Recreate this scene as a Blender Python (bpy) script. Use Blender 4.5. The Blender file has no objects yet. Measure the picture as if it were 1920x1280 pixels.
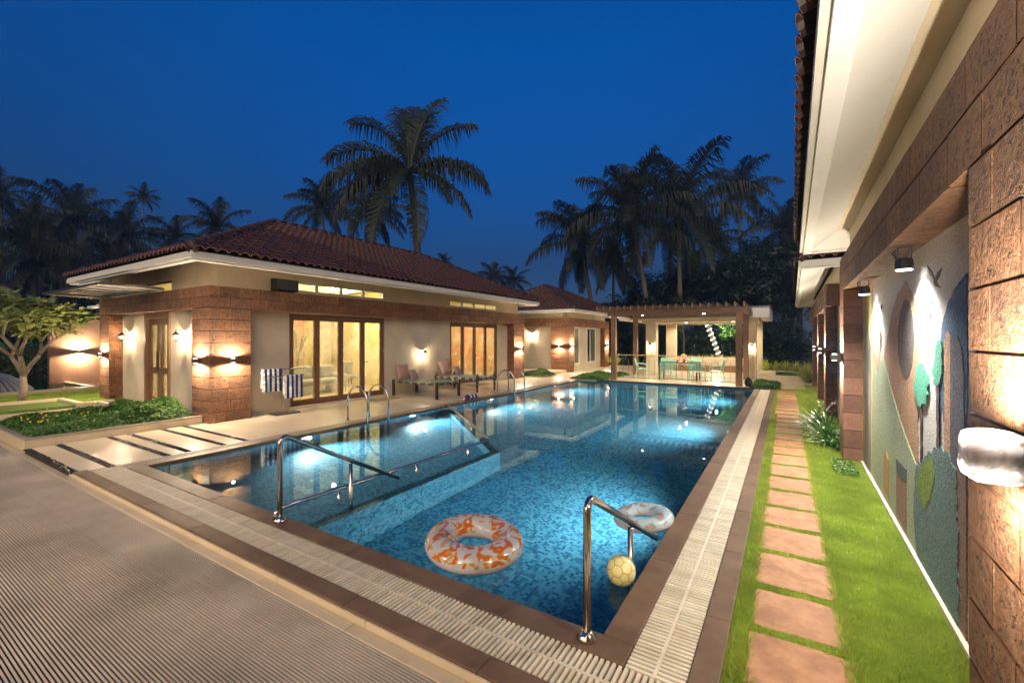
import bpy, math, random
import numpy as np
from mathutils import Vector, Matrix, Euler
R_ = math.radians
rng = np.random.default_rng(7)
random.seed(7)
S = bpy.context.scene
C = bpy.context.collection

# ------------------------------------------------------------------ camera, sky, sun, exposure
cam = bpy.data.cameras.new('camera'); camo = bpy.data.objects.new('camera', cam); C.objects.link(camo)
camo.location = (0, 0, 1.75); camo.rotation_euler = (R_(90), 0, R_(31.824))
cam.sensor_width = 36; cam.lens = 36 * 825 / 1920; cam.shift_y = -5 / 1920
cam.clip_start = 0.05; cam.clip_end = 2000
S.camera = camo
SUN_EL, SUN_AZ = 4.0, 150.0          # after-glow behind the camera (azimuth clockwise from +Y)
W = bpy.data.worlds.new('World'); S.world = W; W.use_nodes = True
wn = W.node_tree.nodes; wl = W.node_tree.links; wn.clear()
sky = wn.new('ShaderNodeTexSky'); sky.sky_type = 'NISHITA'; sky.sun_disc = False
sky.sun_elevation = R_(SUN_EL); sky.sun_rotation = R_(SUN_AZ); sky.ozone_density = 6.0; sky.dust_density = 0.6; sky.air_density = 1.0
tint = wn.new('ShaderNodeMix'); tint.data_type = 'RGBA'; tint.blend_type = 'MULTIPLY'; tint.inputs[0].default_value = 1
tc_ = wn.new('ShaderNodeTexCoord'); sx_ = wn.new('ShaderNodeSeparateXYZ'); rp_ = wn.new('ShaderNodeValToRGB')
rp_.color_ramp.elements[0].position = 0.0; rp_.color_ramp.elements[0].color = (0.26, 0.13, 0.150, 1)
rp_.color_ramp.elements[1].position = 0.55; rp_.color_ramp.elements[1].color = (0.0, 0.47, 0.60, 1)
e_ = rp_.color_ramp.elements.new(.17); e_.color = (.29, .145, .178, 1)
wl.new(tc_.outputs['Generated'], sx_.inputs[0]); wl.new(sx_.outputs[2], rp_.inputs[0]); wl.new(rp_.outputs[0], tint.inputs[7])
bg = wn.new('ShaderNodeBackground'); bg.inputs[1].default_value = 0.057
wo = wn.new('ShaderNodeOutputWorld')
wl.new(sky.outputs[0], tint.inputs[6]); wl.new(tint.outputs[2], bg.inputs[0]); wl.new(bg.outputs[0], wo.inputs[0])
sl = bpy.data.lights.new('sun', 'SUN'); sl.energy = 0.46; sl.angle = R_(70); sl.color = (1.0, 0.82, 0.62)
so = bpy.data.objects.new('sun', sl); C.objects.link(so)
_az, _el = R_(SUN_AZ), R_(18.0)
_d = Vector((math.sin(_az) * math.cos(_el), math.cos(_az) * math.cos(_el), math.sin(_el)))
so.rotation_euler = _d.to_track_quat('Z', 'Y').to_euler(); so.location = _d * 60
S.view_settings.view_transform = 'Standard'; S.view_settings.look = 'None'
S.view_settings.exposure = 2.8; S.view_settings.gamma = 1.0; S.view_settings.use_curve_mapping = False
S.render.engine = 'CYCLES'
S.cycles.use_denoising = True; S.cycles.use_adaptive_sampling = True; S.cycles.adaptive_threshold = 0.02
S.cycles.max_bounces = 8; S.cycles.diffuse_bounces = 3; S.cycles.glossy_bounces = 4; S.cycles.transmission_bounces = 6; S.cycles.transparent_max_bounces = 12
S.cycles.caustics_reflective = False; S.cycles.caustics_refractive = False
S.cycles.sample_clamp_indirect = 4.0; S.cycles.blur_glossy = 0.5

# ------------------------------------------------------------------ materials
MATS = {}
def nd(t, kind, **kw):
    n = t.nodes.new(kind)
    for k, v in kw.items():
        if k == 'i':
            for kk, vv in v.items(): n.inputs[kk].default_value = vv
        else: setattr(n, k, v)
    return n
def c4(c): return (c[0], c[1], c[2], 1)
def M(name, col, rough=.6, col2=None, scale=6, detail=4, bump=0., bscale=60, bdet=3, metal=0., spec=.5, var=0., big=0., bigscale=.8, coat=0., sss=0.):
    """principled; col..col2 mixed by noise on world position, big = slow value drift, var = value drift per object"""
    m = bpy.data.materials.new(name); m.use_nodes = True; t = m.node_tree; p = t.nodes['Principled BSDF']; L = t.links.new
    p.inputs['Base Color'].default_value = c4(col); p.inputs['Roughness'].default_value = rough; p.inputs['Metallic'].default_value = metal
    p.inputs['Specular IOR Level'].default_value = spec
    if coat: p.inputs['Coat Weight'].default_value = coat
    geo = nd(t, 'ShaderNodeNewGeometry'); cur = None
    if col2 is not None:
        n = nd(t, 'ShaderNodeTexNoise', i={'Scale': scale, 'Detail': detail, 'Roughness': .65}); L(geo.outputs['Position'], n.inputs['Vector'])
        r = nd(t, 'ShaderNodeValToRGB'); r.color_ramp.elements[0].position = .35; r.color_ramp.elements[1].position = .65
        r.color_ramp.elements[0].color = c4(col); r.color_ramp.elements[1].color = c4(col2)
        L(n.outputs['Fac'], r.inputs[0]); cur = r.outputs[0]
    fac = None
    if big:
        n2 = nd(t, 'ShaderNodeTexNoise', i={'Scale': bigscale, 'Detail': 3}); L(geo.outputs['Position'], n2.inputs['Vector'])
        mr = nd(t, 'ShaderNodeMapRange', i={1: .3, 2: .7, 3: 1 - big, 4: 1 + big}); L(n2.outputs['Fac'], mr.inputs[0]); fac = mr.outputs[0]
    if var:
        oi = nd(t, 'ShaderNodeObjectInfo'); mr = nd(t, 'ShaderNodeMapRange', i={3: 1 - var, 4: 1 + var}); L(oi.outputs['Random'], mr.inputs[0])
        if fac is not None:
            mu = nd(t, 'ShaderNodeMath', operation='MULTIPLY'); L(fac, mu.inputs[0]); L(mr.outputs[0], mu.inputs[1]); fac = mu.outputs[0]
        else: fac = mr.outputs[0]
    if fac is not None:
        hv = nd(t, 'ShaderNodeHueSaturation', i={'Color': c4(col)}); L(fac, hv.inputs['Value'])
        if cur is not None: L(cur, hv.inputs['Color'])
        cur = hv.outputs[0]
    if cur is not None: L(cur, p.inputs['Base Color'])
    if bump:
        n3 = nd(t, 'ShaderNodeTexNoise', i={'Scale': bscale, 'Detail': bdet, 'Roughness': .6}); L(geo.outputs['Position'], n3.inputs['Vector'])
        b = nd(t, 'ShaderNodeBump', i={'Strength': min(1, bump), 'Distance': .01 * max(1, bump)}); L(n3.outputs['Fac'], b.inputs['Height']); L(b.outputs[0], p.inputs['Normal'])
    MATS[name] = m; return m
def emis(name, col, s):
    m = bpy.data.materials.new(name); m.use_nodes = True; t = m.node_tree; p = t.nodes['Principled BSDF']
    p.inputs['Base Color'].default_value = c4(col); p.inputs['Emission Color'].default_value = c4(col); p.inputs['Emission Strength'].default_value = s
    MATS[name] = m; return m
def laterite(name, c1, c2, pits=.55, bs=1.0, ps=55., ns=38.):
    m = bpy.data.materials.new(name); m.use_nodes = True; t = m.node_tree; p = t.nodes['Principled BSDF']; L = t.links.new
    p.inputs['Roughness'].default_value = .72; p.inputs['Specular IOR Level'].default_value = .45
    geo = nd(t, 'ShaderNodeNewGeometry'); oi = nd(t, 'ShaderNodeObjectInfo')
    mul = nd(t, 'ShaderNodeVectorMath', operation='MULTIPLY_ADD'); mul.inputs[1].default_value = (1, 1, 1)
    sc = nd(t, 'ShaderNodeMath', operation='MULTIPLY', i={1: 37.}); L(oi.outputs['Random'], sc.inputs[0])
    L(geo.outputs['Position'], mul.inputs[0]); L(sc.outputs[0], mul.inputs[2])
    n1 = nd(t, 'ShaderNodeTexNoise', i={'Scale': 9., 'Detail': 6, 'Roughness': .7}); L(mul.outputs[0], n1.inputs['Vector'])
    n2 = nd(t, 'ShaderNodeTexNoise', i={'Scale': ps, 'Detail': 4, 'Roughness': .65, 'Distortion': .6}); L(mul.outputs[0], n2.inputs['Vector'])
    r = nd(t, 'ShaderNodeValToRGB'); r.color_ramp.elements[0].position = .32; r.color_ramp.elements[1].position = .68
    r.color_ramp.elements[0].color = c4(c1); r.color_ramp.elements[1].color = c4(c2); L(n1.outputs['Fac'], r.inputs[0])
    # drafted margins: the outer rim of each block is smoother than the pecked middle
    tco = nd(t, 'ShaderNodeTexCoord'); ab = nd(t, 'ShaderNodeVectorMath', operation='ABSOLUTE'); L(tco.outputs['Object'], ab.inputs[0]); sx = nd(t, 'ShaderNodeSeparateXYZ'); L(ab.outputs[0], sx.inputs[0])
    def mth(op, a, b): n = nd(t, 'ShaderNodeMath', operation=op); L(a, n.inputs[0]); L(b, n.inputs[1]); return n.outputs[0]
    mxx = mth('MAXIMUM', mth('MAXIMUM', sx.outputs[0], sx.outputs[1]), sx.outputs[2]); mnn = mth('MINIMUM', mth('MINIMUM', sx.outputs[0], sx.outputs[1]), sx.outputs[2])
    mid = mth('SUBTRACT', mth('SUBTRACT', mth('ADD', mth('ADD', sx.outputs[0], sx.outputs[1]), sx.outputs[2]), mxx), mnn)
    rim = nd(t, 'ShaderNodeMapRange', i={1: .385, 2: .43, 3: 0., 4: .16}); L(mid, rim.inputs[0]); pf = mth('ADD', n2.outputs['Fac'], rim.outputs[0])
    pr = nd(t, 'ShaderNodeMapRange', i={1: .36, 2: .47, 3: pits, 4: 1.}); L(pf, pr.inputs[0])
    mr = nd(t, 'ShaderNodeMapRange', i={3: .72, 4: 1.2}); L(oi.outputs['Random'], mr.inputs[0])
    mu = nd(t, 'ShaderNodeMath', operation='MULTIPLY'); L(pr.outputs[0], mu.inputs[0]); L(mr.outputs[0], mu.inputs[1])
    hv = nd(t, 'ShaderNodeHueSaturation'); L(mu.outputs[0], hv.inputs['Value']); L(r.outputs[0], hv.inputs['Color']); L(hv.outputs[0], p.inputs['Base Color'])
    # chiselled relief: broad lumps + tool marks + pits
    n4 = nd(t, 'ShaderNodeTexNoise', i={'Scale': ns, 'Detail': 6, 'Roughness': .7, 'Distortion': .5}); L(mul.outputs[0], n4.inputs['Vector'])
    ph = nd(t, 'ShaderNodeMapRange', i={1: .36, 2: .52, 3: 0., 4: .34}); L(pf, ph.inputs[0])
    a1 = nd(t, 'ShaderNodeMath', operation='ADD'); L(ph.outputs[0], a1.inputs[0]); L(n4.outputs['Fac'], a1.inputs[1])
    b = nd(t, 'ShaderNodeBump', i={'Strength': .95, 'Distance': .05 * bs}); L(a1.outputs[0], b.inputs['Height']); L(b.outputs[0], p.inputs['Normal'])
    MATS[name] = m; return m
def glassy(name, tintc=(.9, .95, .9), refl=.12, fog=0.):
    """thin pane: transparent + mirror by fresnel, optional condensation (translucent film, heavier low down)"""
    m = bpy.data.materials.new(name); m.use_nodes = True; t = m.node_tree; L = t.links.new; t.nodes.clear()
    out = nd(t, 'ShaderNodeOutputMaterial'); tr = nd(t, 'ShaderNodeBsdfTransparent', i={'Color': c4(tintc)}); gl = nd(t, 'ShaderNodeBsdfGlossy', i={'Roughness': .02})
    fr = nd(t, 'ShaderNodeLayerWeight', i={'Blend': .5}); pw = nd(t, 'ShaderNodeMath', operation='POWER', i={1: 5.}); L(fr.outputs['Facing'], pw.inputs[0])
    fa = nd(t, 'ShaderNodeMath', operation='MULTIPLY_ADD', i={1: .9, 2: .04}); L(pw.outputs[0], fa.inputs[0]); mx = nd(t, 'ShaderNodeMixShader'); L(fa.outputs[0], mx.inputs[0])
    L(gl.outputs[0], mx.inputs[2])
    if fog:
        geo = nd(t, 'ShaderNodeNewGeometry'); n = nd(t, 'ShaderNodeTexNoise', i={'Scale': 1.6, 'Detail': 6, 'Roughness': .7}); L(geo.outputs['Position'], n.inputs['Vector'])
        n5 = nd(t, 'ShaderNodeTexNoise', i={'Scale': 30., 'Detail': 3}); mp = nd(t, 'ShaderNodeMapping'); mp.inputs['Scale'].default_value = (1, 1, .18); L(geo.outputs['Position'], mp.inputs[0]); L(mp.outputs[0], n5.inputs['Vector'])
        r = nd(t, 'ShaderNodeMapRange', i={1: .40, 2: .72, 3: .03, 4: fog}); L(n.outputs['Fac'], r.inputs[0])
        r5 = nd(t, 'ShaderNodeMapRange', i={1: .35, 2: .6, 3: .55, 4: 1.}); L(n5.outputs['Fac'], r5.inputs[0])
        mm = nd(t, 'ShaderNodeMath', operation='MULTIPLY'); L(r.outputs[0], mm.inputs[0]); L(r5.outputs[0], mm.inputs[1])
        tl = nd(t, 'ShaderNodeBsdfTranslucent', i={'Color': (.9, .9, .86, 1)}); mf = nd(t, 'ShaderNodeMixShader'); L(mm.outputs[0], mf.inputs[0]); L(tr.outputs[0], mf.inputs[1]); L(tl.outputs[0], mf.inputs[2]); L(mf.outputs[0], mx.inputs[1])
    else: L(tr.outputs[0], mx.inputs[1])
    L(mx.outputs[0], out.inputs[0]); MATS[name] = m; return m
def leafmat(name, col, col2, rough=.5, trans=.25, big=0.):
    m = M(name, col, rough, col2, scale=2.5, var=.25, big=big, bigscale=2.2); t = m.node_tree; p = t.nodes['Principled BSDF']
    tl = nd(t, 'ShaderNodeBsdfTranslucent', i={'Color': c4([x * 1.3 for x in col2])}); mx = nd(t, 'ShaderNodeMixShader', i={0: trans})
    o = t.nodes['Material Output']; t.links.new(p.outputs[0], mx.inputs[1]); t.links.new(tl.outputs[0], mx.inputs[2]); t.links.new(mx.outputs[0], o.inputs[0]); return m

M('plaster', (.62, .52, .36), .8, (.68, .58, .42), scale=1.2, detail=7, bump=.25, bscale=180, big=.10, bigscale=1.3)
M('plaster_white', (.74, .73, .68), .75, (.80, .79, .75), scale=1.5, bump=.25, bscale=200)
M('plaster_salmon', (.56, .30, .17), .85, (.62, .35, .21), scale=2, bump=.6, bscale=40, bdet=5)
M('fascia_paint', (.62, .60, .52), .7, (.68, .66, .58), scale=2, bump=.15, bscale=120)
M('soffit_paint', (.78, .78, .74), .7, (.82, .81, .78), scale=2, bump=.15, bscale=150)
laterite('laterite', (.25, .098, .040), (.42, .19, .082), .26, 2.4, 28., 22.)
laterite('laterite_right', (.27, .112, .046), (.45, .21, .09), .28, 2.6, 36., 22.)
laterite('laterite_smooth', (.26, .12, .07), (.34, .17, .105), .8, .2)
M('mortar', (.09, .045, .024), .95, (.13, .065, .036), scale=20, bump=.5, bscale=90)
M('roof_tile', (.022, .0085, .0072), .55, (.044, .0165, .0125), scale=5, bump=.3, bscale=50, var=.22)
M('roof_edge', (.36, .14, .07), .6, (.45, .19, .10), scale=8, var=.15)  # light clay tile ends, with warm lamplight at the eave painted into the colour
M('wood_frame', (.17, .085, .035), .45, (.22, .115, .05), scale=14, bump=.15, bscale=60)
M('wood_pergola', (.165, .092, .045), .5, (.235, .138, .07), scale=9, bump=.25, bscale=50, var=.12)
M('wood_dark', (.035, .022, .016), .4, (.05, .03, .02), scale=14, bump=.2)
M('coping', (.135, .080, .045), .45, (.20, .125, .073), scale=3.2, detail=6, bump=.2, bscale=30, var=.10, big=.15, bigscale=1.2, spec=.3)
M('cream_tile', (.58, .47, .31), .35, (.64, .53, .37), scale=2, bump=.06, bscale=120, var=.05)
M('deck_slab', (.58, .48, .34), .28, (.66, .56, .41), scale=1.4, detail=6, bump=.1, bscale=60, var=.05, big=.08)
M('grate', (.76, .68, .52), .5, (.66, .56, .40), scale=7, detail=5, bump=.15, bscale=80, var=.10)
M('grate_grey', (.30, .26, .20), .55, (.36, .31, .24), scale=9, var=.08)
M('dark_gap', (.018, .013, .01), .8)
M('mat_rib', (.52, .45, .375), .6, (.41, .35, .29), scale=2.4, detail=5, big=.22, bigscale=1.0, bump=.15, bscale=120, spec=.3)
M('mat_base', (.020, .013, .009), .7)
M('pebble', (.02, .018, .017), .35, (.05, .045, .042), scale=14, var=.2)
M('stone_step', (.30, .135, .062), .75, (.49, .245, .118), scale=6, detail=9, bump=.6, bscale=40, bdet=6, var=.09)
M('soil', (.05, .035, .02), .95, (.08, .055, .03), scale=20, bump=.6)
M('ground', (.035, .05, .018), .95, (.06, .06, .03), scale=3)
M('lawn_base', (.09, .15, .015), .9, (.15, .22, .03), scale=14, bump=.6, bscale=200)
leafmat('grass', (.19, .29, .028), (.40, .48, .075), .55, .3, .30)
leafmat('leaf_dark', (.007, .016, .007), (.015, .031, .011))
leafmat('leaf_hedge', (.05, .17, .06), (.09, .26, .10))
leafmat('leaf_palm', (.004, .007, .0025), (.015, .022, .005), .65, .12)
leafmat('leaf_mid', (.05, .13, .02), (.10, .21, .035))
leafmat('leaf_plumeria', (.22, .28, .06), (.42, .46, .16), .45)
leafmat('leaf_lime', (.30, .36, .03), (.45, .48, .08), .5)
leafmat('leaf_lily', (.06, .16, .03), (.12, .26, .06), .4)
M('flower', (.80, .52, .03), .6)
M('bark', (.20, .155, .11), .85, (.34, .28, .21), scale=16, detail=6, bump=1.5, bscale=40)
M('bark_dark', (.03, .024, .018), .9, (.05, .04, .03), scale=10)
M('bark_palm', (.06, .048, .033), .9, (.11, .088, .062), scale=10, bump=.8, bscale=25)
M('steel', (.62, .58, .52), .16, metal=1.0, bump=.04, bscale=40)
M('steel_dark', (.16, .15, .14), .35, metal=.9)
M('black_plastic', (.018, .018, .018), .45, bump=.2, bscale=200)
M('iron_paint', (.03, .03, .028), .45)
M('brass_paint', (.42, .33, .14), .4, metal=.3)
M('mint_paint', (.34, .66, .50), .4)
M('lamp_white', (.7, .7, .68), .4)
M('fabric_grey', (.30, .30, .33), .9, (.36, .36, .40), scale=20, bump=.4, bscale=300)
M('towel_white', (.80, .80, .78), .95, bump=.5, bscale=300)
M('towel_navy', (.015, .04, .15), .95, bump=.5, bscale=300)
M('cushion', (.36, .17, .13), .9, (.50, .33, .27), scale=45, detail=2, bump=.5, bscale=200)
M('cushion_small', (.48, .36, .30), .9, (.30, .15, .12), scale=60, detail=2, bump=.5, bscale=200)
M('strap_blue', (.02, .16, .30), .7); M('strap_yellow', (.62, .48, .04), .7); M('strap_pale', (.55, .48, .36), .7)
M('stucco', (.58, .54, .46), .8, (.80, .76, .68), scale=60, detail=2, bump=2.2, bscale=75)
M('interior_wall', (.60, .48, .22), .8); M('interior_floor', (.55, .47, .33), .35)
M('curtain', (.72, .66, .52), .9); M('rug', (.25, .2, .13), .95)
M('painting_orange', (.70, .16, .04), .7, (.72, .50, .22), scale=2.2, detail=5); M('red_accent', (.55, .03, .04), .5); M('juice', (.8, .35, .03), .2)
M('ball_yellow', (.85, .74, .25), .35, (.88, .82, .45), scale=3, coat=.3); M('ball_line', (.10, .07, .02), .6)
emis('glow_warm', (1, .80, .55), 5); emis('glow_cool', (.95, .97, 1), 5); emis('glow_led', (1, .93, .78), .9); emis('glow_pool', (.85, .97, 1), .5); emis('glow_wrap', (1, .95, .88), 4.0)
glassy('glass'); glassy('glass_fog', (.93, .94, .88), fog=.42); glassy('lantern_glass', (.98, .96, .9))
# ------------------------------------------------------------------ special materials
def mosaic():
    m = bpy.data.materials.new('mosaic'); m.use_nodes = True; t = m.node_tree; p = t.nodes['Principled BSDF']; L = t.links.new
    geo = nd(t, 'ShaderNodeNewGeometry'); sn = nd(t, 'ShaderNodeVectorMath', operation='SNAP'); T = .035
    of = nd(t, 'ShaderNodeVectorMath', operation='ADD'); of.inputs[1].default_value = (.011, .013, .017); L(geo.outputs['Position'], of.inputs[0])
    sn.inputs[1].default_value = (T, T, T); L(of.outputs[0], sn.inputs[0])
    wnz = nd(t, 'ShaderNodeTexWhiteNoise', noise_dimensions='3D'); L(sn.outputs[0], wnz.inputs['Vector'])
    cl = nd(t, 'ShaderNodeTexNoise', i={'Scale': 9., 'Detail': 2}); L(sn.outputs[0], cl.inputs['Vector'])
    ad = nd(t, 'ShaderNodeMath', operation='MULTIPLY_ADD', i={1: .9}); L(cl.outputs['Fac'], ad.inputs[0]); L(wnz.outputs['Value'], ad.inputs[2])
    r = nd(t, 'ShaderNodeValToRGB'); r.color_ramp.interpolation = 'CONSTANT'; e = r.color_ramp.elements
    e[0].position = 0; e[0].color = (.024, .10, .185, 1); e[1].position = .34; e[1].color = (.042, .155, .25, 1)
    for ps, cc in ((.47, (.085, .265, .36, 1)), (.62, (.13, .34, .43, 1)), (.85, (.105, .30, .40, 1))): x = e.new(ps); x.color = cc
    hf = nd(t, 'ShaderNodeMath', operation='MULTIPLY', i={1: .55}); L(ad.outputs[0], hf.inputs[0]); L(hf.outputs[0], r.inputs[0])
    # grout lines
    fr = nd(t, 'ShaderNodeVectorMath', operation='FRACTION'); dv = nd(t, 'ShaderNodeVectorMath', operation='SCALE'); dv.inputs['Scale'].default_value = 1 / T
    L(of.outputs[0], dv.inputs[0]); L(dv.outputs[0], fr.inputs[0]); sp = nd(t, 'ShaderNodeSeparateXYZ'); L(fr.outputs[0], sp.inputs[0])
    mnn = nd(t, 'ShaderNodeMath', operation='MINIMUM'); L(sp.outputs[0], mnn.inputs[0]); L(sp.outputs[1], mnn.inputs[1])
    gt = nd(t, 'ShaderNodeMath', operation='LESS_THAN', i={1: .09}); L(mnn.outputs[0], gt.inputs[0])
    mx = nd(t, 'ShaderNodeMix', data_type='RGBA'); mx.inputs[7].default_value = (.14, .31, .38, 1); L(gt.outputs[0], mx.inputs[0]); L(r.outputs[0], mx.inputs[6])
    L(mx.outputs[2], p.inputs['Base Color']); p.inputs['Roughness'].default_value = .3; MATS['mosaic'] = m
mosaic()
def water(name, col, scale, strength):
    m = bpy.data.materials.new(name); m.use_nodes = True; t = m.node_tree; L = t.links.new; t.nodes.clear()
    out = nd(t, 'ShaderNodeOutputMaterial'); g = nd(t, 'ShaderNodeBsdfGlass', i={'Color': c4(col), 'Roughness': 0., 'IOR': 1.33})
    geo = nd(t, 'ShaderNodeNewGeometry'); n = nd(t, 'ShaderNodeTexNoise', i={'Scale': scale, 'Detail': 3, 'Roughness': .5}); L(geo.outputs['Position'], n.inputs['Vector'])
    b = nd(t, 'ShaderNodeBump', i={'Strength': strength, 'Distance': .01}); L(n.outputs['Fac'], b.inputs['Height']); L(b.outputs[0], g.inputs['Normal']); L(g.outputs[0], out.inputs[0]); MATS[name] = m
water('water', (.74, .95, 1.0), 3.0, .10); water('pond_water', (.6, .9, .75), 9, .5)
def ringmat(name, c1, c2, c3, sc, seed, thr=.5):
    """clear vinyl float with printed blossoms"""
    m = bpy.data.materials.new(name); m.use_nodes = True; t = m.node_tree; p = t.nodes['Principled BSDF']; L = t.links.new
    tc = nd(t, 'ShaderNodeTexCoord'); mp = nd(t, 'ShaderNodeMapping'); mp.inputs['Location'].default_value = (seed, seed * .7, 0); L(tc.outputs['Object'], mp.inputs[0])
    n = nd(t, 'ShaderNodeTexNoise', i={'Scale': sc * .6, 'Detail': 1, 'Distortion': 2.2}); L(mp.outputs[0], n.inputs['Vector'])
    v = nd(t, 'ShaderNodeTexVoronoi', feature='SMOOTH_F1', i={'Scale': sc, 'Smoothness': .2}); L(mp.outputs[0], v.inputs['Vector'])
    r1 = nd(t, 'ShaderNodeValToRGB'); r1.color_ramp.interpolation = 'CONSTANT'; e = r1.color_ramp.elements
    e[0].color = c4(c1); e[1].position = thr; e[1].color = c4(c3); x = e.new(thr - .05); x.color = c4(c2); L(n.outputs['Fac'], r1.inputs[0])
    r2 = nd(t, 'ShaderNodeValToRGB'); r2.color_ramp.interpolation = 'CONSTANT'; e = r2.color_ramp.elements; e[0].color = (.85, .80, .74, 1); e[0].position = 0; e[1].position = .16; e[1].color = (0, 0, 0, 1)
    L(v.outputs['Distance'], r2.inputs[0]); f = nd(t, 'ShaderNodeMath', operation='LESS_THAN', i={1: .17}); L(v.outputs['Distance'], f.inputs[0])
    mx = nd(t, 'ShaderNodeMix', data_type='RGBA'); mx.inputs[7].default_value = (.82, .76, .70, 1); L(f.outputs[0], mx.inputs[0]); L(r1.outputs[0], mx.inputs[6]); L(mx.outputs[2], p.inputs['Base Color'])
    p.inputs['Roughness'].default_value = .15; p.inputs['Coat Weight'].default_value = .6; p.inputs['Transmission Weight'].default_value = .3; MATS[name] = m
ringmat('ring_print', (.80, .17, .02), (.75, .45, .08), (.74, .70, .68), 11.0, 3.1, .49)
ringmat('ring_print_pale', (.70, .30, .26), (.25, .5, .35), (.62, .74, .76), 11.0, 8.3, .40)
M('ring_clear', (.74, .68, .72), .18, coat=.5)

# ------------------------------------------------------------------ mesh helpers
class MB:
    def __init__(s): s.v = []; s.f = []
    def add(s, vs, fs):
        o = len(s.v); s.v += [tuple(p) for p in vs]; s.f += [tuple(i + o for i in f) for f in fs]; return s
    def box(s, x0, x1, y0, y1, z0, z1):
        return s.add([(x0, y0, z0), (x1, y0, z0), (x1, y1, z0), (x0, y1, z0), (x0, y0, z1), (x1, y0, z1), (x1, y1, z1), (x0, y1, z1)],
                     [(0, 3, 2, 1), (4, 5, 6, 7), (0, 1, 5, 4), (1, 2, 6, 5), (2, 3, 7, 6), (3, 0, 4, 7)])
    def quad(s, a, b, c, d): return s.add([a, b, c, d], [(0, 1, 2, 3)])
    def tube(s, pts, r, n=10, caps=True):
        pts = [Vector(p) for p in pts]; rs = r if hasattr(r, '__len__') else [r] * len(pts); rings = []; up = None; o = len(s.v)
        for i, p in enumerate(pts):
            d = (pts[min(i + 1, len(pts) - 1)] - pts[max(i - 1, 0)]).normalized()
            if up is None: up = Vector((0, 0, 1)) if abs(d.z) < .9 else Vector((1, 0, 0))
            a = d.cross(up)
            if a.length < 1e-4: a = d.orthogonal()
            a.normalize(); b = a.cross(d).normalized(); up = b
            for k in range(n):
                t = 2 * math.pi * k / n; s.v.append(tuple(p + (a * math.cos(t) + b * math.sin(t)) * rs[i]))
        for i in range(len(pts) - 1):
            for k in range(n): s.f.append((o + i * n + k, o + i * n + (k + 1) % n, o + (i + 1) * n + (k + 1) % n, o + (i + 1) * n + k))
        if caps: s.f.append(tuple(o + k for k in range(n))[::-1]); s.f.append(tuple(o + (len(pts) - 1) * n + k for k in range(n)))
        return s
    def lathe(s, c, prof, n=16, axis='z'):
        o = len(s.v)
        for r, h in prof:
            for k in range(n):
                t = 2 * math.pi * k / n; q = (r * math.cos(t), r * math.sin(t), h)
                if axis == 'x': q = (h, q[0], q[1])
                if axis == 'y': q = (q[1], h, q[0])
                s.v.append((c[0] + q[0], c[1] + q[1], c[2] + q[2]))
        for i in range(len(prof) - 1):
            for k in range(n): s.f.append((o + i * n + k, o + i * n + (k + 1) % n, o + (i + 1) * n + (k + 1) % n, o + (i + 1) * n + k))
        s.f.append(tuple(o + k for k in range(n))[::-1]); s.f.append(tuple(o + (len(prof) - 1) * n + k for k in range(n))); return s
    def prism(s, poly, axis, a, b):
        """poly: 2-D points in the two other axes"""
        def P(u, w, q): return (q, u, w) if axis == 'x' else (u, q, w) if axis == 'y' else (u, w, q)
        n = len(poly); s.add([P(u, w, a) for u, w in poly] + [P(u, w, b) for u, w in poly], [tuple(range(n)), tuple(range(2 * n - 1, n - 1, -1))] + [(i, n + i, n + (i + 1) % n, (i + 1) % n) for i in range(n)]); return s
    def mesh(s, name, off=(0, 0, 0), smooth=False):
        me = bpy.data.meshes.new(name); v = np.array(s.v, dtype=float).reshape(-1, 3) - np.array(off)
        me.from_pydata(v.tolist(), [], s.f); me.validate(clean_customdata=False)
        if smooth: me.polygons.foreach_set('use_smooth', [True] * len(me.polygons))
        me.update(); return me
ORG = {}
def link(name, me, mat, parent=None):
    o = bpy.data.objects.new(name, me); C.objects.link(o)
    if me is not None and mat is not None and not me.materials: me.materials.append(MATS[mat] if isinstance(mat, str) else mat)
    if parent is not None: o.parent = parent; ORG[o.name] = ORG[parent.name]
    else: ORG[o.name] = Vector((0, 0, 0))
    return o
def bev(o, w, seg=1):
    b = o.modifiers.new('b', 'BEVEL'); b.width = w; b.segments = seg; b.limit_method = 'ANGLE'; b.angle_limit = R_(40); return o
def part(name, mb, mat, parent, smooth=False, bevel=0):
    o = link(name, mb.mesh(name, ORG[parent.name], smooth), mat, parent)
    if bevel: bev(o, bevel, 2)
    return o
def tag(o, label, cat, group=None):
    o['label'] = label; o['category'] = cat
    if group: o['group'] = group
    return o
def thing(name, label, cat, base, group=None, rotz=0., frame=None):
    """Empty at the base; parts are built in the frame's coordinates and stored relative to base"""
    o = bpy.data.objects.new(name, None); C.objects.link(o); o.empty_display_size = .1
    b = Vector(base); ORG[o.name] = b
    if frame: o.location = Matrix.Rotation(frame, 3, 'Z') @ b; o.rotation_euler = (0, 0, frame)
    else: o.location = b; o.rotation_euler = (0, 0, rotz)
    return tag(o, label, cat, group)
def solo(name, mb, mat, label, cat, group=None, smooth=False, bevel=0, base=None):
    b = Vector(base) if base else Vector(np.array(mb.v).min(0) * .5 + np.array(mb.v).max(0) * .5)
    o = link(name, mb.mesh(name, b, smooth), mat); o.location = b; ORG[o.name] = b
    if bevel: bev(o, bevel, 2)
    return tag(o, label, cat, group)
def struct(name, mb, mat, parent=None, smooth=False, kind='structure'):
    o = link(name, mb.mesh(name, ORG[parent.name] if parent else (0, 0, 0), smooth), mat, parent)
    if parent is None or kind == 'stuff': o['kind'] = kind
    return o
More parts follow.
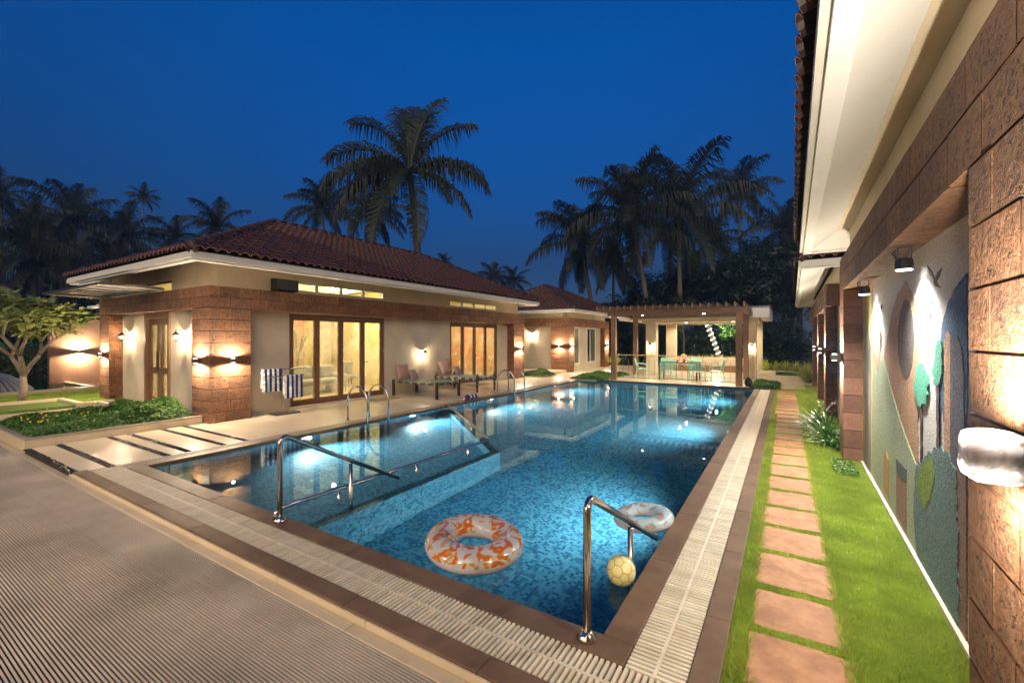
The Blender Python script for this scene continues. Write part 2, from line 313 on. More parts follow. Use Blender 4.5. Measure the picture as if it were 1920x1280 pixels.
def piece(name, me, parent, loc, scale=(1, 1, 1), rot=(0, 0, 0), mat=None):
    o = bpy.data.objects.new(name, me); C.objects.link(o); o.parent = parent; o.location = Vector(loc) - ORG[parent.name]; o.scale = scale; o.rotation_euler = rot
    ORG[o.name] = ORG[parent.name]; return o
def copy_tree(o, parent=None):
    c = o.copy(); C.objects.link(c); c.parent = parent
    if o.name in ORG: ORG[c.name] = ORG[o.name]
    for ch in list(o.children): copy_tree(ch, c)
    return c
def light(kind, loc, energy, parent, col=(1, .80, .56), size=.03, spot=None, blend=.4, aim=None):
    l = bpy.data.lights.new('lamp_light', kind); l.energy = energy; l.color = col
    if kind == 'AREA': l.size = size
    else: l.shadow_soft_size = size
    if spot: l.spot_size = R_(spot); l.spot_blend = blend
    o = bpy.data.objects.new('lamp_light', l); C.objects.link(o)
    if parent is not None: o.parent = parent; o.location = Vector(loc) - ORG[parent.name]
    else: o.location = loc
    if aim is not None: o.rotation_euler = (-Vector(aim)).to_track_quat('Z', 'Y').to_euler()
    return o
def leafcloud(centers, nrm, size, rnd, aspect=.45, curl=.25):
    """many diamond leaves: centres, facing directions, sizes -> verts, faces"""
    n = len(centers); c = np.asarray(centers); d = nrm / np.linalg.norm(nrm, axis=1, keepdims=True)
    h = rnd.normal(size=(n, 3)); a = np.cross(d, h); a /= np.linalg.norm(a, axis=1, keepdims=True); b = np.cross(d, a)
    s = np.asarray(size).reshape(-1, 1) * np.ones((n, 1))
    v = np.stack([c - a * s, c + b * s * aspect + d * s * curl, c + a * s, c - b * s * aspect + d * s * curl], 1).reshape(-1, 3)
    f = np.arange(4 * n).reshape(-1, 4); return v, f
def npmesh(name, v, f, off=(0, 0, 0), smooth=False):
    me = bpy.data.meshes.new(name); v = np.asarray(v, dtype=np.float32) - np.array(off, dtype=np.float32); f = np.asarray(f)
    me.vertices.add(len(v)); me.vertices.foreach_set('co', v.ravel()); k = f.shape[1]
    me.loops.add(f.size); me.loops.foreach_set('vertex_index', f.ravel().astype(np.int32))
    me.polygons.add(len(f)); me.polygons.foreach_set('loop_start', np.arange(0, f.size, k, dtype=np.int32)); me.polygons.foreach_set('loop_total', np.full(len(f), k, dtype=np.int32))
    me.update(calc_edges=True); return me

# brick prototypes: unit block, front faces roughly dressed
def brickproto(seed, amp=.05, nx=6, nz=4):
    r = np.random.default_rng(seed); mb = MB(); N = nx
    def face(fn, a, b):
        g = r.normal(size=(a + 1, b + 1)) * amp * .22
        g2 = r.normal(size=(3, 3)) * amp * .4
        vs = []
        for i in range(a + 1):
            for j in range(b + 1):
                u, w = i / a, j / b; edge = min(u, 1 - u, w, 1 - w)
                k = 0 if edge < 1e-6 else 1
                vs.append(fn(u - .5, w - .5, -amp * .12 + (amp * .2 + g[i, j]) * k))
        fs = [(i * (b + 1) + j, (i + 1) * (b + 1) + j, (i + 1) * (b + 1) + j + 1, i * (b + 1) + j + 1) for i in range(a) for j in range(b)]
        mb.add(vs, fs)
    face(lambda u, w, h: (.5 + h, u * .99, w * .985), nx, nz); face(lambda u, w, h: (-.5 - h, -u * .99, w * .985), 2, 2)
    face(lambda u, w, h: (-u * .99, .5 + h, w * .985), nx, nz); face(lambda u, w, h: (u * .99, -.5 - h, w * .985), nx, nz)
    face(lambda u, w, h: (u * .99, w * .98, .5 + h * .5), 2, 2); face(lambda u, w, h: (-u * .99, w * .98, -.5 - h * .5), 2, 2)
    me = mb.mesh('brick', smooth=True); return me
def protoset(mat, amp, n=5, seed=10, nx=6, nz=4):
    L = []
    for i in range(n):
        me = brickproto(seed + i, amp, nx, nz); me.materials.append(MATS[mat]); L.append(me)
    return L
BR = protoset('laterite', .028); BRR = protoset('laterite_right', .018, 6, 40, 12, 8); BRS = protoset('laterite_smooth', .02, 3, 80, 3, 3)
def masonry(parent, x0, x1, y0, y1, z0, z1, axis, course=.245, blen=.42, protos=BR, core=True, gap=.012, stagger=True, cols=None):
    """courses of blocks filling a box; blocks run along axis ('x' or 'y') and take its full thickness; a mortar core sits behind"""
    nz = max(1, round((z1 - z0) / course)); h = (z1 - z0) / nz
    if core: part('mortar', MB().box(x0 + .008, x1 - .008, y0 + .008, y1 - .008, z0 + .005, z1 - .01), 'mortar', parent)
    a0, a1 = (x0, x1) if axis == 'x' else (y0, y1); Ln = a1 - a0
    for k in range(nz):
        n = cols if cols else max(1, round(Ln / blen)); cuts = [a0 + Ln * i / n for i in range(n + 1)]
        if stagger and n > 1 and k % 2: 
            w = Ln / n; cuts = [a0] + [a0 + w * (i + .5) for i in range(n)] + [a1]
        cuts = [c if (c in (a0, a1)) else c + random.uniform(-.04, .04) for c in cuts]
        for i in range(len(cuts) - 1):
            b0, b1 = cuts[i] + gap / 2, cuts[i + 1] - gap / 2
            if b1 - b0 < .03: continue
            pr = random.random() * .008 - .003
            if axis == 'x': loc = ((b0 + b1) / 2, (y0 + y1) / 2, z0 + (k + .5) * h); sc = (b1 - b0, y1 - y0 + pr, h - gap)
            else: loc = ((x0 + x1) / 2, (b0 + b1) / 2, z0 + (k + .5) * h); sc = (x1 - x0 + pr, b1 - b0, h - gap)
            piece('brick', random.choice(protos), parent, loc, sc)
# ------------------------------------------------------------------ ground, pool, decks
PX0, PX1, PY0, PY1 = -7.51, -0.91, 2.50, 17.60     # pool water edge
WZ = -0.035
g = MB()
gx0, gx1, gy0, gy1 = PX0 - .14, PX1 + .17, PY0 - .17, PY1 + .1
for a in ((-400, gx0, -300, 500), (gx1, 400, -300, 500), (gx0, gx1, -300, gy0), (gx0, gx1, gy1, 500)): g.quad((a[0], a[2], -.16), (a[1], a[2], -.16), (a[1], a[3], -.16), (a[0], a[3], -.16))
struct('ground', g, 'ground')
basin = MB(); D = -1.25; SH = -.80; dx = -4.15; dy1 = 6.0; ey = 8.85
def wq(mb, a, b, z0, z1): mb.quad((a[0], a[1], z0), (b[0], b[1], z0), (b[0], b[1], z1), (a[0], a[1], z1))
for a, b in (((PX0, PY0), (PX0, PY1)), ((PX0, PY1), (PX1, PY1)), ((PX1, PY1), (PX1, PY0)), ((PX1, PY0), (PX0, PY0))): wq(basin, a, b, D - .05, -.025)
basin.quad((PX0, PY0, D), (PX1, PY0, D), (PX1, PY1, D), (PX0, PY1, D))
pb = struct('pool_basin', basin, 'mosaic')
sh = MB(); poly = [(PX0 + .002, PY0 + .002), (dx, PY0 + .002), (dx, dy1), (PX0 + .002, ey)]
sh.prism(poly, 'z', D + .01, SH)
part('shallow_floor', sh, 'mosaic', pb)
dv = MB(); dv.prism([(dx, PY0 + .003), (dx + .16, PY0 + .003), (dx + .16, dy1 + .06), (PX0 + .003, ey + .16), (PX0 + .003, ey), (dx, dy1)], 'z', D + .012, -.34)
part('divider_wall', dv, 'mosaic', pb)
w = MB(); nx, ny = 1, 1
w.quad((PX0, PY0, WZ), (PX1, PY0, WZ), (PX1, PY1, WZ), (PX0, PY1, WZ)); struct('pool_water', w, 'water')

def stones_row(parent, mat, name, x0, x1, y0, y1, z0, z1, axis, n, gap=.004, jit=0, bevel=.004):
    a0, a1 = (x0, x1) if axis == 'x' else (y0, y1); L = (a1 - a0) / n
    bx = MB().box(-.5, .5, -.5, .5, -.5, .5)
    for i in range(n):
        b0, b1 = a0 + i * L + gap / 2, a0 + (i + 1) * L - gap / 2
        q = MB().box(b0, b1, y0, y1, z0, z1 - random.random() * jit) if axis == 'x' else MB().box(x0, x1, b0, b1, z0, z1 - random.random() * jit)
        part(name, q, mat, parent, bevel=bevel)
CI, GR = .175, .31
cop = struct('pool_coping', MB().box(PX0 - .13, PX0 - .01, PY0 - .60, PY1 + .05, -.15, -.02), 'mortar')
# inner coping
stones_row(cop, 'coping', 'coping_stone', PX0 - .13, PX1 + CI, PY0 - CI, PY0 + .006, -.12, 0, 'x', 6, jit=.003)
stones_row(cop, 'coping', 'coping_stone', PX1 - .006, PX1 + CI, PY0 + .009, PY1, -.12, 0, 'y', 14, jit=.003)
stones_row(cop, 'coping', 'coping_stone', PX0 - .13, PX0 + .006, PY0 + .009, PY1, -.12, 0, 'y', 14, jit=.003)
# outer coping
stones_row(cop, 'coping', 'coping_stone', PX0 - .44, PX1 + CI + GR + .14, 1.87, 2.01, -.12, 0, 'x', 7, jit=.003)
stones_row(cop, 'coping', 'coping_stone', PX1 + CI + GR, PX1 + CI + GR + .14, 2.014, PY1 + .6, -.12, 0, 'y', 16, jit=.003)
# riser and tread toward the mat
stones_row(cop, 'cream_tile', 'riser_tile', -8.04, -.29, 1.85, 1.868, -.12, -.012, 'x', 8)
stones_row(cop, 'cream_tile', 'edging_tile', -14.5, -.29, 1.765, 1.848, -.16, -.055, 'x', 14)
# gutter beds
part('gutter_bed', MB().box(PX0 - .44, PX1 + CI + GR, 2.012, PY0 - CI - .002, -.16, -.055), 'dark_gap', cop)
part('gutter_bed', MB().box(PX1 + CI + .002, PX1 + CI + GR - .002, PY0 - CI, PY1 + .3, -.16, -.055), 'dark_gap', cop)
part('gutter_bed', MB().box(PX0 - .345, PX0 - .132, PY0 - CI, PY1, -.16, -.045), 'dark_gap', cop)
# gratings
P_ = .0335
def slatmesh(lx, ly, mat):
    me = MB().box(-lx / 2, lx / 2, -ly / 2, ly / 2, -.034, 0).mesh('slat'); me.materials.append(MATS[mat]); return me
def grating(label, axis, a0, a1, b0, b1, pitch, mat, nmax=300, near0=True):
    base = ((a0 + a1) / 2, (b0 + b1) / 2, -.05) if axis == 'x' else ((b0 + b1) / 2, (a0 + a1) / 2, -.05)
    t = thing('drain_grating', label, 'grating', base, 'slatted gutter gratings round the pool')
    n = int((a1 - a0) / pitch); half = (b1 - b0) / 2 - .012; me = slatmesh(pitch * .54, half, mat) if axis == 'x' else slatmesh(half, pitch * .54, mat)
    mid = (b0 + b1) / 2; rest = MB(); cnt = 0
    for i in range(n):
        a = a0 + (i + .5) * pitch
        for sgn in (-1, 1):
            bb = mid + sgn * (half / 2 + .010); z = -.004 - random.random() * .0025
            if cnt < nmax:
                piece('slat', me, t, (a, bb, z) if axis == 'x' else (bb, a, z), rot=(0, 0, random.uniform(-.008, .008))); cnt += 1
            else:
                if axis == 'x': rest.box(a - pitch * .27, a + pitch * .27, bb - half / 2, bb + half / 2, z - .034, z)
                else: rest.box(bb - half / 2, bb + half / 2, a - pitch * .27, a + pitch * .27, z - .034, z)
    if rest.v:
        o = part('far_slats', rest, mat, t); o['kind'] = 'stuff'
    sp = MB().box(a0, a1, mid - .009, mid + .009, -.04, -.004) if axis == 'x' else MB().box(mid - .009, mid + .009, a0, a1, -.04, -.004)
    part('spine', sp, mat, t); return t
# near grating split so that the slats nearest the camera are the single ones
grating('cream slatted gutter grating along the near edge of the pool, beside the ribbed mat', 'x', PX1 + CI + GR - 5.1, PX1 + CI + GR - .004, 2.014, PY0 - CI - .004, P_, 'grate')
grating('dull far stretch of the near gutter grating, by the pebble strips', 'x', PX0 - .34, PX1 + CI + GR - 5.11, 2.014, PY0 - CI - .004, P_, 'grate')
grating('long cream slatted gutter grating along the pool edge beside the lawn', 'y', PY0 - CI, PY1 + .3, PX1 + CI + .004, PX1 + CI + GR - .004, P_, 'grate')
t = thing('drain_grating', 'narrow beige gutter grating along the pool edge in front of the house', 'grating', (PX0 - .24, 10, -.05), 'slatted gutter gratings round the pool')
mb = MB(); yy = PY0 - CI
while yy < PY1: mb.box(PX0 - .343, PX0 - .134, yy, yy + .024, -.03, -.003); yy += .04
o = part('slats', mb, 'grate_grey', t); o['kind'] = 'stuff'
part('frame', MB().box(PX0 - .36, PX0 - .345, PY0 - CI, PY1, -.1, -.002).box(PX0 - .133, PX0 - .131, PY0 - CI, PY1, -.1, -.002), 'cream_tile', t)

# ribbed mat
t = thing('ribbed_mat', 'large brown ribbed rubber mat covering the foreground floor', 'mat', (-6, .4, -.11))
part('backing', MB().box(-16, 1.2, -3.0, 1.762, -.15, -.075), 'mat_base', t)
rm = MB().box(-8.6, 8.6, -.0043, .0043, -.012, 0)
rme = rm.mesh('rib'); rme.materials.append(MATS['mat_rib'])
y = 1.752; k = 0
while y > -.35: piece('rib', rme, t, (-7.4, y, -.060 - random.random() * .0015)); y -= .0185; k += 1
# deck left of the pool
dk = struct('pool_deck', MB().box(-10.3, PX0 - .362, 1.87, 28, -.15, -.016), 'soil')
rows = [1.87, 2.24, 2.89, 3.17, 3.68, 4.04]; dx0, dx1 = -10.28, PX0 - .366
edges = [(1.93, 2.19), (2.29, 2.84), (2.94, 3.12), (3.22, 3.63), (3.73, 3.99), (4.09, 5.2)]
for a, b in edges: part('slab', MB().box(dx0, dx1, a, b, -.1, -.002), 'deck_slab', dk, bevel=.004)
yy = 5.204
while yy < 28:
    for (xa, xb) in ((-10.40, -9.25), (-9.246, dx1)):
        part('slab', MB().box(xa, xb, yy, min(28, yy + .796), -.1, -.002 - random.random() * .001), 'deck_slab', dk, bevel=.002)
    yy += .80
# pebble strips
pv = MB(); r = random.Random(3)
pm = []
for yc in rows:
    for i in range(900):
        px, py = r.uniform(dx0 + .02, dx1 - .02), yc + r.uniform(-.045, .045) + (.015 if yc < 2 else 0); s = r.uniform(.012, .024); z = -.012 + r.uniform(-.006, .006)
        q = [(s, 0, 0), (0, s * .7, 0), (-s, 0, 0), (0, -s * .7, 0), (0, 0, s * .55), (0, 0, -s * .5)]; a = r.uniform(0, 3.14); ca, sa = math.cos(a), math.sin(a)
        pv.add([(px + u * ca - v_ * sa, py + u * sa + v_ * ca, z + w_) for u, v_, w_ in q], [(0, 1, 4), (1, 2, 4), (2, 3, 4), (3, 0, 4)])
o = struct('pebbles', pv, 'pebble', kind='stuff'); o['label'] = 'black pebbles filling the strips between the deck slabs'; o['category'] = 'pebbles'
# planter bed in front of the side wing
t = thing('planter_kerb', 'low cream tiled planter kerb round the flower bed', 'kerb', (-11.5, 3, 0))
kz = .13
part('kerb_side', MB().box(-10.42, -10.30, 1.86, 4.38, -.15, kz), 'cream_tile', t, bevel=.006)
part('kerb_side', MB().box(-12.9, -10.422, 1.86, 1.98, -.15, kz), 'cream_tile', t, bevel=.006)
part('kerb_side', MB().box(-12.9, -12.78, 1.982, 4.0, -.15, kz - .02), 'cream_tile', t, bevel=.006)
part('kerb_side', MB().box(-15.2, -10.83, 4.02, 4.14, -.15, kz - .004), 'cream_tile', t, bevel=.006)
part('cap', MB().box(-10.43, -10.29, 1.85, 4.385, kz + .001, kz + .02), 'grate_grey', t); part('cap', MB().box(-12.91, -10.432, 1.85, 1.99, kz + .001, kz + .02), 'grate_grey', t)
part('soil_fill', MB().box(-12.78, -10.42, 1.98, 4.02, -.1, .10), 'soil', t)
# patio on the far left, with steps and lawn beyond
pt = struct('patio', MB().box(-16.8, -12.91, 1.87, 3.66, -.15, -.010), 'mortar')
for i in range(4): 
    for j in range(2): part('slab', MB().box(-16.78 + i * .97, -16.78 + i * .97 + .965, 1.88 + j * .89, 1.88 + j * .89 + .886, -.1, .0), 'deck_slab', pt, bevel=.003)
part('kerb', MB().box(-16.95, -16.8, 1.87, 3.80, -.15, .13), 'cream_tile', pt, bevel=.006)
part('kerb', MB().box(-16.798, -15.2, 3.66, 3.80, -.15, .128), 'cream_tile', pt, bevel=.006)
part('kerb', MB().box(-15.34, -15.2, 3.802, 4.4, -.15, .126), 'cream_tile', pt, bevel=.006)
struct('far_patio', MB().box(-16.8, -12.9, -6, 1.762, -.15, -.062), 'deck_slab')
struct('side_lawn_ground', MB().box(-19.4, -15.36, -3, 9, -.15, .06), 'lawn_base')
# far terrace
ter = struct('terrace', MB().box(-10.4, 3.0, PY1 + .62, 30, -.15, -.020), 'mortar')
for i in range(10):
    for j in range(7):
        x0 = -10.38 + i * 1.1; y0 = PY1 + .64 + j * 1.5
        if x0 < -8.3 or j >= 0: part('slab', MB().box(x0, x0 + 1.094, y0, y0 + 1.494, -.1, -.003 - random.random() * .001), 'deck_slab', ter)
pd = struct('pergola_deck', MB().box(-6.45, -1.1, PY1 + .002, 21.3, -.14, .03), 'deck_slab')
part('fascia_board', MB().box(-6.7, -.45, PY1 - .06, PY1 - .001, -.03, .035), 'wood_dark', pd, bevel=.004)
struct('terrace_edge', MB().box(PX0 - .4, -6.72, PY1 + .101, PY1 + .618, -.15, -.006).box(-.99, .1, PY1 + .62, 20.6, -.14, -.004), 'deck_slab')
# path side lawn
lb = struct('lawn', MB().box(PX1 + CI + GR + .141, 1.0, -1.0, 20.3, -.16, -.035), 'lawn_base')
pth = struct('stepping_path', MB().box(-.16, .30, 1.6, 19.9, -.1, -.045), 'soil')
ys = [1.95, 2.52, 3.07, 3.62, 4.235, 4.836, 5.415, 6.02, 6.633, 7.248, 7.873]
while ys[-1] < 19.6: ys.append(ys[-1] + .6)
for i in range(len(ys) - 1):
    a, b = ys[i] + .04, ys[i + 1] - .04; j = lambda: random.uniform(-.012, .012); xc = .05 + .02 * math.sin(i)
    wv = .255 + random.uniform(-.012, .012); pts = []
    n = 6
    for k in range(n): pts.append((xc - wv + 2 * wv * k / (n - 1) + j() * .5, a + j()))
    pts.append((xc + wv + j(), (a + b) / 2 + j()))
    for k in range(n): pts.append((xc + wv - 2 * wv * k / (n - 1) + j() * .5, b + j()))
    pts.append((xc - wv + j(), (a + b) / 2 + j()))
    part('stepping_stone', MB().prism(pts[::-1], 'z', -.010 - random.random() * .006, -.09), 'stone_step', pth, bevel=.006)
    
# grass blades
def grass(name, regions, label, zbase, off=None, mat='grass'):
    V = []; F = []; nn = 0
    for (x0, x1, y0, y1, dens, h, excl) in regions:
        n = int((x1 - x0) * (y1 - y0) * dens); p = np.stack([rng.uniform(x0, x1, n), rng.uniform(y0, y1, n)], 1)
        if excl is not None:
            keep = np.ones(n, bool)
            for (ex0, ex1, ey0, ey1) in excl: keep &= ~((p[:, 0] > ex0) & (p[:, 0] < ex1) & (p[:, 1] > ey0) & (p[:, 1] < ey1))
            p = p[keep]; n = len(p)
        a = rng.uniform(0, 2 * np.pi, n); hh = h * rng.uniform(.55, 1.25, n); wd = .0022 + .0012 * rng.random(n) + h * .02
        lean = rng.normal(0, .5, (n, 2)) * hh[:, None]
        b0 = np.stack([p[:, 0] - np.cos(a) * wd, p[:, 1] - np.sin(a) * wd, np.full(n, zbase)], 1)
        b1 = np.stack([p[:, 0] + np.cos(a) * wd, p[:, 1] + np.sin(a) * wd, np.full(n, zbase)], 1)
        tp = np.stack([p[:, 0] + lean[:, 0], p[:, 1] + lean[:, 1], zbase + hh], 1)
        V.append(np.stack([b0, b1, tp], 1).reshape(-1, 3)); F.append(np.arange(3 * n).reshape(-1, 3) + nn); nn += 3 * n
    me = npmesh(name, np.concatenate(V), np.concatenate(F)); o = link(name, me, mat); o['kind'] = 'stuff'; o['label'] = label; o['category'] = 'grass'; return o
ex = [(-.19, .29, ys[i] + .045, ys[i + 1] - .045) for i in range(len(ys) - 1)]
grass('lawn_grass', [(-.285, .95, 1.9, 4.5, 42000, .034, ex), (-.285, .95, 4.5, 8.5, 22000, .036, ex), (-.285, .97, 8.5, 20.2, 7000, .045, ex), (-.25, -.17, 1.9, 12, 26000, .052, None), (.275, .345, 1.9, 12, 26000, .052, None)], 'short bright green lawn round the stepping stones beside the mural wall', -.036)
grass('side_lawn_grass', [(-19.3, -15.4, 2.5, 8.0, 2500, .07, [(-16.9, -15, 1, 3.9)])], 'lawn strip round the small bare-limbed tree, beyond the patio', .058)
# ------------------------------------------------------------------ houses
CAM = Vector((0, 0, 1.75))
def tile_mesh(L=.36, r=.10, seg=6, th=.014):
    mb = MB(); vs = []; 
    for y, rr, z in ((0, r, .026), (L, r * .86, 0)):
        for q in (rr, rr - th):
            for k in range(seg + 1):
                t = math.pi * k / seg; vs.append((q * math.cos(t), y, z + q * math.sin(t) * .75))
    n = seg + 1; fs = []
    for k in range(seg): fs.append((k, k + 1, 2 * n + k + 1, 2 * n + k)); fs.append((n + k + 1, n + k, k, k + 1)[::-1])
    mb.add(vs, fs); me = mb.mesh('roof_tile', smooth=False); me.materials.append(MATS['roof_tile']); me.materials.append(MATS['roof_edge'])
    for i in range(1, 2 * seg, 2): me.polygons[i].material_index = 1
    return me, np.array(mb.v), mb.f
TILE, TV, TF = tile_mesh()
def hip_roof(root, x0, x1, y0, y1, zt, slope, walls, fz, lip=.10, tile_sides='EWNS', nsingle=300, rows=99, soffit_rise=True, pitch=.205, rowp=.30):
    """roof over the fascia rectangle; walls=(wx0,wx1,wy0,wy1) inner rectangle where the soffit ends"""
    tn = math.tan(R_(slope)); hw = min(x1 - x0, y1 - y0) / 2; H = hw * tn
    if y1 - y0 > x1 - x0: ra, rb = Vector(((x0 + x1) / 2, y0 + hw, zt + H)), Vector(((x0 + x1) / 2, y1 - hw, zt + H))
    else: ra, rb = Vector((x0 + hw, (y0 + y1) / 2, zt + H)), Vector((x1 - hw, (y0 + y1) / 2, zt + H))
    c = [Vector((x0, y0, zt)), Vector((x1, y0, zt)), Vector((x1, y1, zt)), Vector((x0, y1, zt))]
    mb = MB()
    if y1 - y0 > x1 - x0: mb.add([*c, ra, rb], [(0, 1, 4), (1, 2, 5, 4), (2, 3, 5), (3, 0, 4, 5)])
    else: mb.add([*c, ra, rb], [(0, 1, 5, 4), (1, 2, 5), (2, 3, 4, 5), (3, 0, 4)])
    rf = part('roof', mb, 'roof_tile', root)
    tiles = []; cs = math.cos(R_(slope))
    for side in tile_sides:
        o, u, inn, Ln = {'S': (c[0], Vector((1, 0, 0)), Vector((0, 1, 0)), x1 - x0), 'E': (c[1], Vector((0, 1, 0)), Vector((-1, 0, 0)), y1 - y0),
                         'N': (c[2], Vector((-1, 0, 0)), Vector((0, -1, 0)), x1 - x0), 'W': (c[3], Vector((0, -1, 0)), Vector((1, 0, 0)), y1 - y0)}[side]
        up = (inn + Vector((0, 0, tn))).normalized(); nrm = u.cross(up).normalized(); n = int(Ln / pitch); pw = Ln / n
        rot = Matrix((u, up, nrm)).transposed()
        for i in range(n):
            a = (i + .5) * pw; dmax = min(a, Ln - a, hw)
            k = 0
            while k * rowp * cs < dmax - .03 and k < rows:
                p = o + u * a + up * (k * rowp - .05) + nrm * .012; tiles.append((p, rot)); k += 1
    fr = root.rotation_euler.z; RM = Matrix.Rotation(fr, 3, 'Z')
    tiles.sort(key=lambda q: ((RM @ q[0]) - CAM).length)
    for p, rot in tiles[:nsingle]:
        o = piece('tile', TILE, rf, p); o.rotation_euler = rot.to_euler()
    if len(tiles) > nsingle:
        n = len(tiles) - nsingle; P = np.array([q[0] for q in tiles[nsingle:]]); Rm = np.array([[list(r) for r in q[1]] for q in tiles[nsingle:]])
        V = np.einsum('nij,vj->nvi', Rm, TV) + P[:, None, :]; F = (np.array(TF)[None] + (np.arange(n) * len(TV))[:, None, None]).reshape(-1, 4)
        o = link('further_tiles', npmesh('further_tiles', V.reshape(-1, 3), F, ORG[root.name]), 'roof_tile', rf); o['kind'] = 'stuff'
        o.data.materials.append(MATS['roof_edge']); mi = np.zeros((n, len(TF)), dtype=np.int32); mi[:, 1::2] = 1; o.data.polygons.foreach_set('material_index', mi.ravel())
    # hip and ridge caps
    segs = [(c[0], ra), (c[1], ra if y1 - y0 > x1 - x0 else rb), (c[2], rb), (c[3], rb if y1 - y0 > x1 - x0 else ra), (ra, rb)]
    for a, b in segs:
        if (b - a).length < .2: continue
        d = (b - a).normalized(); nn = int((b - a).length / .34); m2 = MB()
        for i in range(nn):
            q = a + (b - a) * (i / nn); e = a + (b - a) * ((i + 1.12) / nn)
            m2.tube([q + Vector((0, 0, .05)), e + Vector((0, 0, .035))], [.125, .105], 8)
        part('ridge_cap', m2, 'roof_tile', rf, smooth=True)
    # fascia ring, lip, soffit
    t = .05; zb = fz
    f = MB().box(x0, x1, y0, y0 + t, zb, zt - .02).box(x0, x1, y1 - t, y1, zb, zt - .02).box(x0, x0 + t, y0 + t, y1 - t, zb, zt - .02).box(x1 - t, x1, y0 + t, y1 - t, zb, zt - .02)
    part('fascia', f, 'fascia_paint', root)
    a, b = t + .001, t + lip
    l = MB().box(x0 + a, x1 - a, y0 + a, y0 + b, zb - .045, zb + .03).box(x0 + a, x1 - a, y1 - b, y1 - a, zb - .045, zb + .03).box(x0 + a, x0 + b, y0 + b, y1 - b, zb - .045, zb + .03).box(x1 - b, x1 - a, y0 + b, y1 - b, zb - .045, zb + .03)
    part('eave_moulding', l, 'soffit_paint', root)
    wx0, wx1, wy0, wy1 = walls; b2 = b + .001
    i0 = [(x0 + b2, y0 + b2), (x1 - b2, y0 + b2), (x1 - b2, y1 - b2), (x0 + b2, y1 - b2)]
    rise = .49 * tn / .49 if soffit_rise else 0
    w0 = [(wx0, wy0), (wx1, wy0), (wx1, wy1), (wx0, wy1)]; s = MB()
    vs = [(p[0], p[1], zb - .005) for p in i0] + [(w0[k][0], w0[k][1], zb + (min(abs(w0[k][0] - i0[k][0]), abs(w0[k][1] - i0[k][1]))) * tn * .9 * rise / max(tn, .01)) for k in range(4)]
    zr = max(v[2] for v in vs); vs = vs[:4] + [(v[0], v[1], zr) for v in vs[4:]]
    s.add(vs, [(0, 4, 5, 1), (1, 5, 6, 2), (2, 6, 7, 3), (3, 7, 4, 0)]); part('soffit', s, 'soffit_paint', root)
    return rf, zr
def wall_y(mb, x0, x1, ya, yb, z0, z1, holes):
    """wall along Y between x0..x1 with rectangular holes (ya,yb,za,zb)"""
    ysn = sorted({ya, yb, *[h[0] for h in holes], *[h[1] for h in holes]})
    for a, b in zip(ysn[:-1], ysn[1:]):
        hs = sorted([(h[2], h[3]) for h in holes if h[0] <= a and h[1] >= b]); z = z0
        for h0, h1 in hs:
            if h0 > z: mb.box(x0, x1, a, b, z, h0)
            z = h1
        if z < z1: mb.box(x0, x1, a, b, z, z1)
def wall_x(mb, y0, y1, xa, xb, z0, z1, holes):
    t = MB(); wall_y(t, y0, y1, xa, xb, z0, z1, holes); mb.add([(v[1], v[0], v[2]) for v in t.v], [f[::-1] for f in t.f])

# ---- main house
H1 = thing('pool_house', 'long low house with laterite pillars and red tiled hip roof beside the pool', 'house', (-13, 10.5, 0))
EZ, FZ = 3.42, 3.275
D1 = (6.33, 9.36, .06, 2.375); D2 = (12.45, 15.55, .06, 2.36)
K1 = (6.36, 9.34, 2.95, 3.165); K2 = (12.44, 15.48, 2.95, 3.15)
mb = MB(); wall_y(mb, -10.62, -10.40, 4.7, 17.25, -.1, 3.62, [D1, D2, K1, K2])
part('front_wall', mb, 'plaster', H1)
SD = (-14.12, -12.66, .04, 2.40); SK = (-14.1, -12.6, 2.86, 3.16)
mb = MB(); wall_x(mb, 4.702, 4.88, -16.3, -10.622, -.1, 2.598, [SD]); part('side_wall', mb, 'plaster', H1)
mb = MB(); wall_x(mb, 4.70, 4.90, -16.5, -10.622, 2.60, 3.62, [(SK[0], SK[1], 2.87, 3.16)]); part('upper_side_wall', mb, 'plaster', H1)
part('back_wall', MB().box(-16.5, -16.3, 4.9, 17.25, -.1, 3.62).box(-16.3, -10.622, 17.05, 17.25, -.1, 3.62), 'plaster', H1)
part('inner_wall', MB().box(-16.3, -10.625, 11.0, 11.15, -.05, 3.45), 'interior_wall', H1)
part('room_lining', MB().box(-15.3, -15.25, 5.2, 17.0, -.05, 3.45), 'interior_wall', H1)
part('room_floor', MB().box(-16.3, -10.63, 5.0, 17.0, -.04, .05), 'interior_floor', H1)
part('room_ceiling', MB().box(-16.3, -10.63, 5.16, 17.0, 3.46, 3.5), 'interior_wall', H1)
mb = MB()
for i in range(9): mb.prism([(-15.2, 6 + i * .55), (-10.7, 4.9 + i * .55), (-10.7, 4.98 + i * .55), (-15.2, 6.08 + i * .55)], 'z', 3.30, 3.459)
part('ceiling_rafters', mb, 'plaster_white', H1)
part('plinth', MB().box(-10.402, -10.37, 5.24, 6.3, -.05, .055).box(-10.402, -10.37, 9.4, 16.3, -.05, .055), 'cream_tile', H1)
part('door_step', MB().box(-10.62, -10.33, 6.31, 9.38, -.04, .059), 'cream_tile', H1, bevel=.004)
part('door_step', MB().box(-10.62, -10.33, 12.42, 15.58, -.04, .059), 'cream_tile', H1, bevel=.004)
def pillar(root, name, x0, x1, y0, y1, z1=2.40, protos=BR, axis='y', course=.24, blen=.42, z0=-.03):
    p = part(name, MB().box(x0 + .008, x1 - .008, y0 + .008, y1 - .008, z0, z1 - .003), 'mortar', root); masonry(p, x0, x1, y0, y1, z0, z1, axis, course, blen, protos, core=False); return p
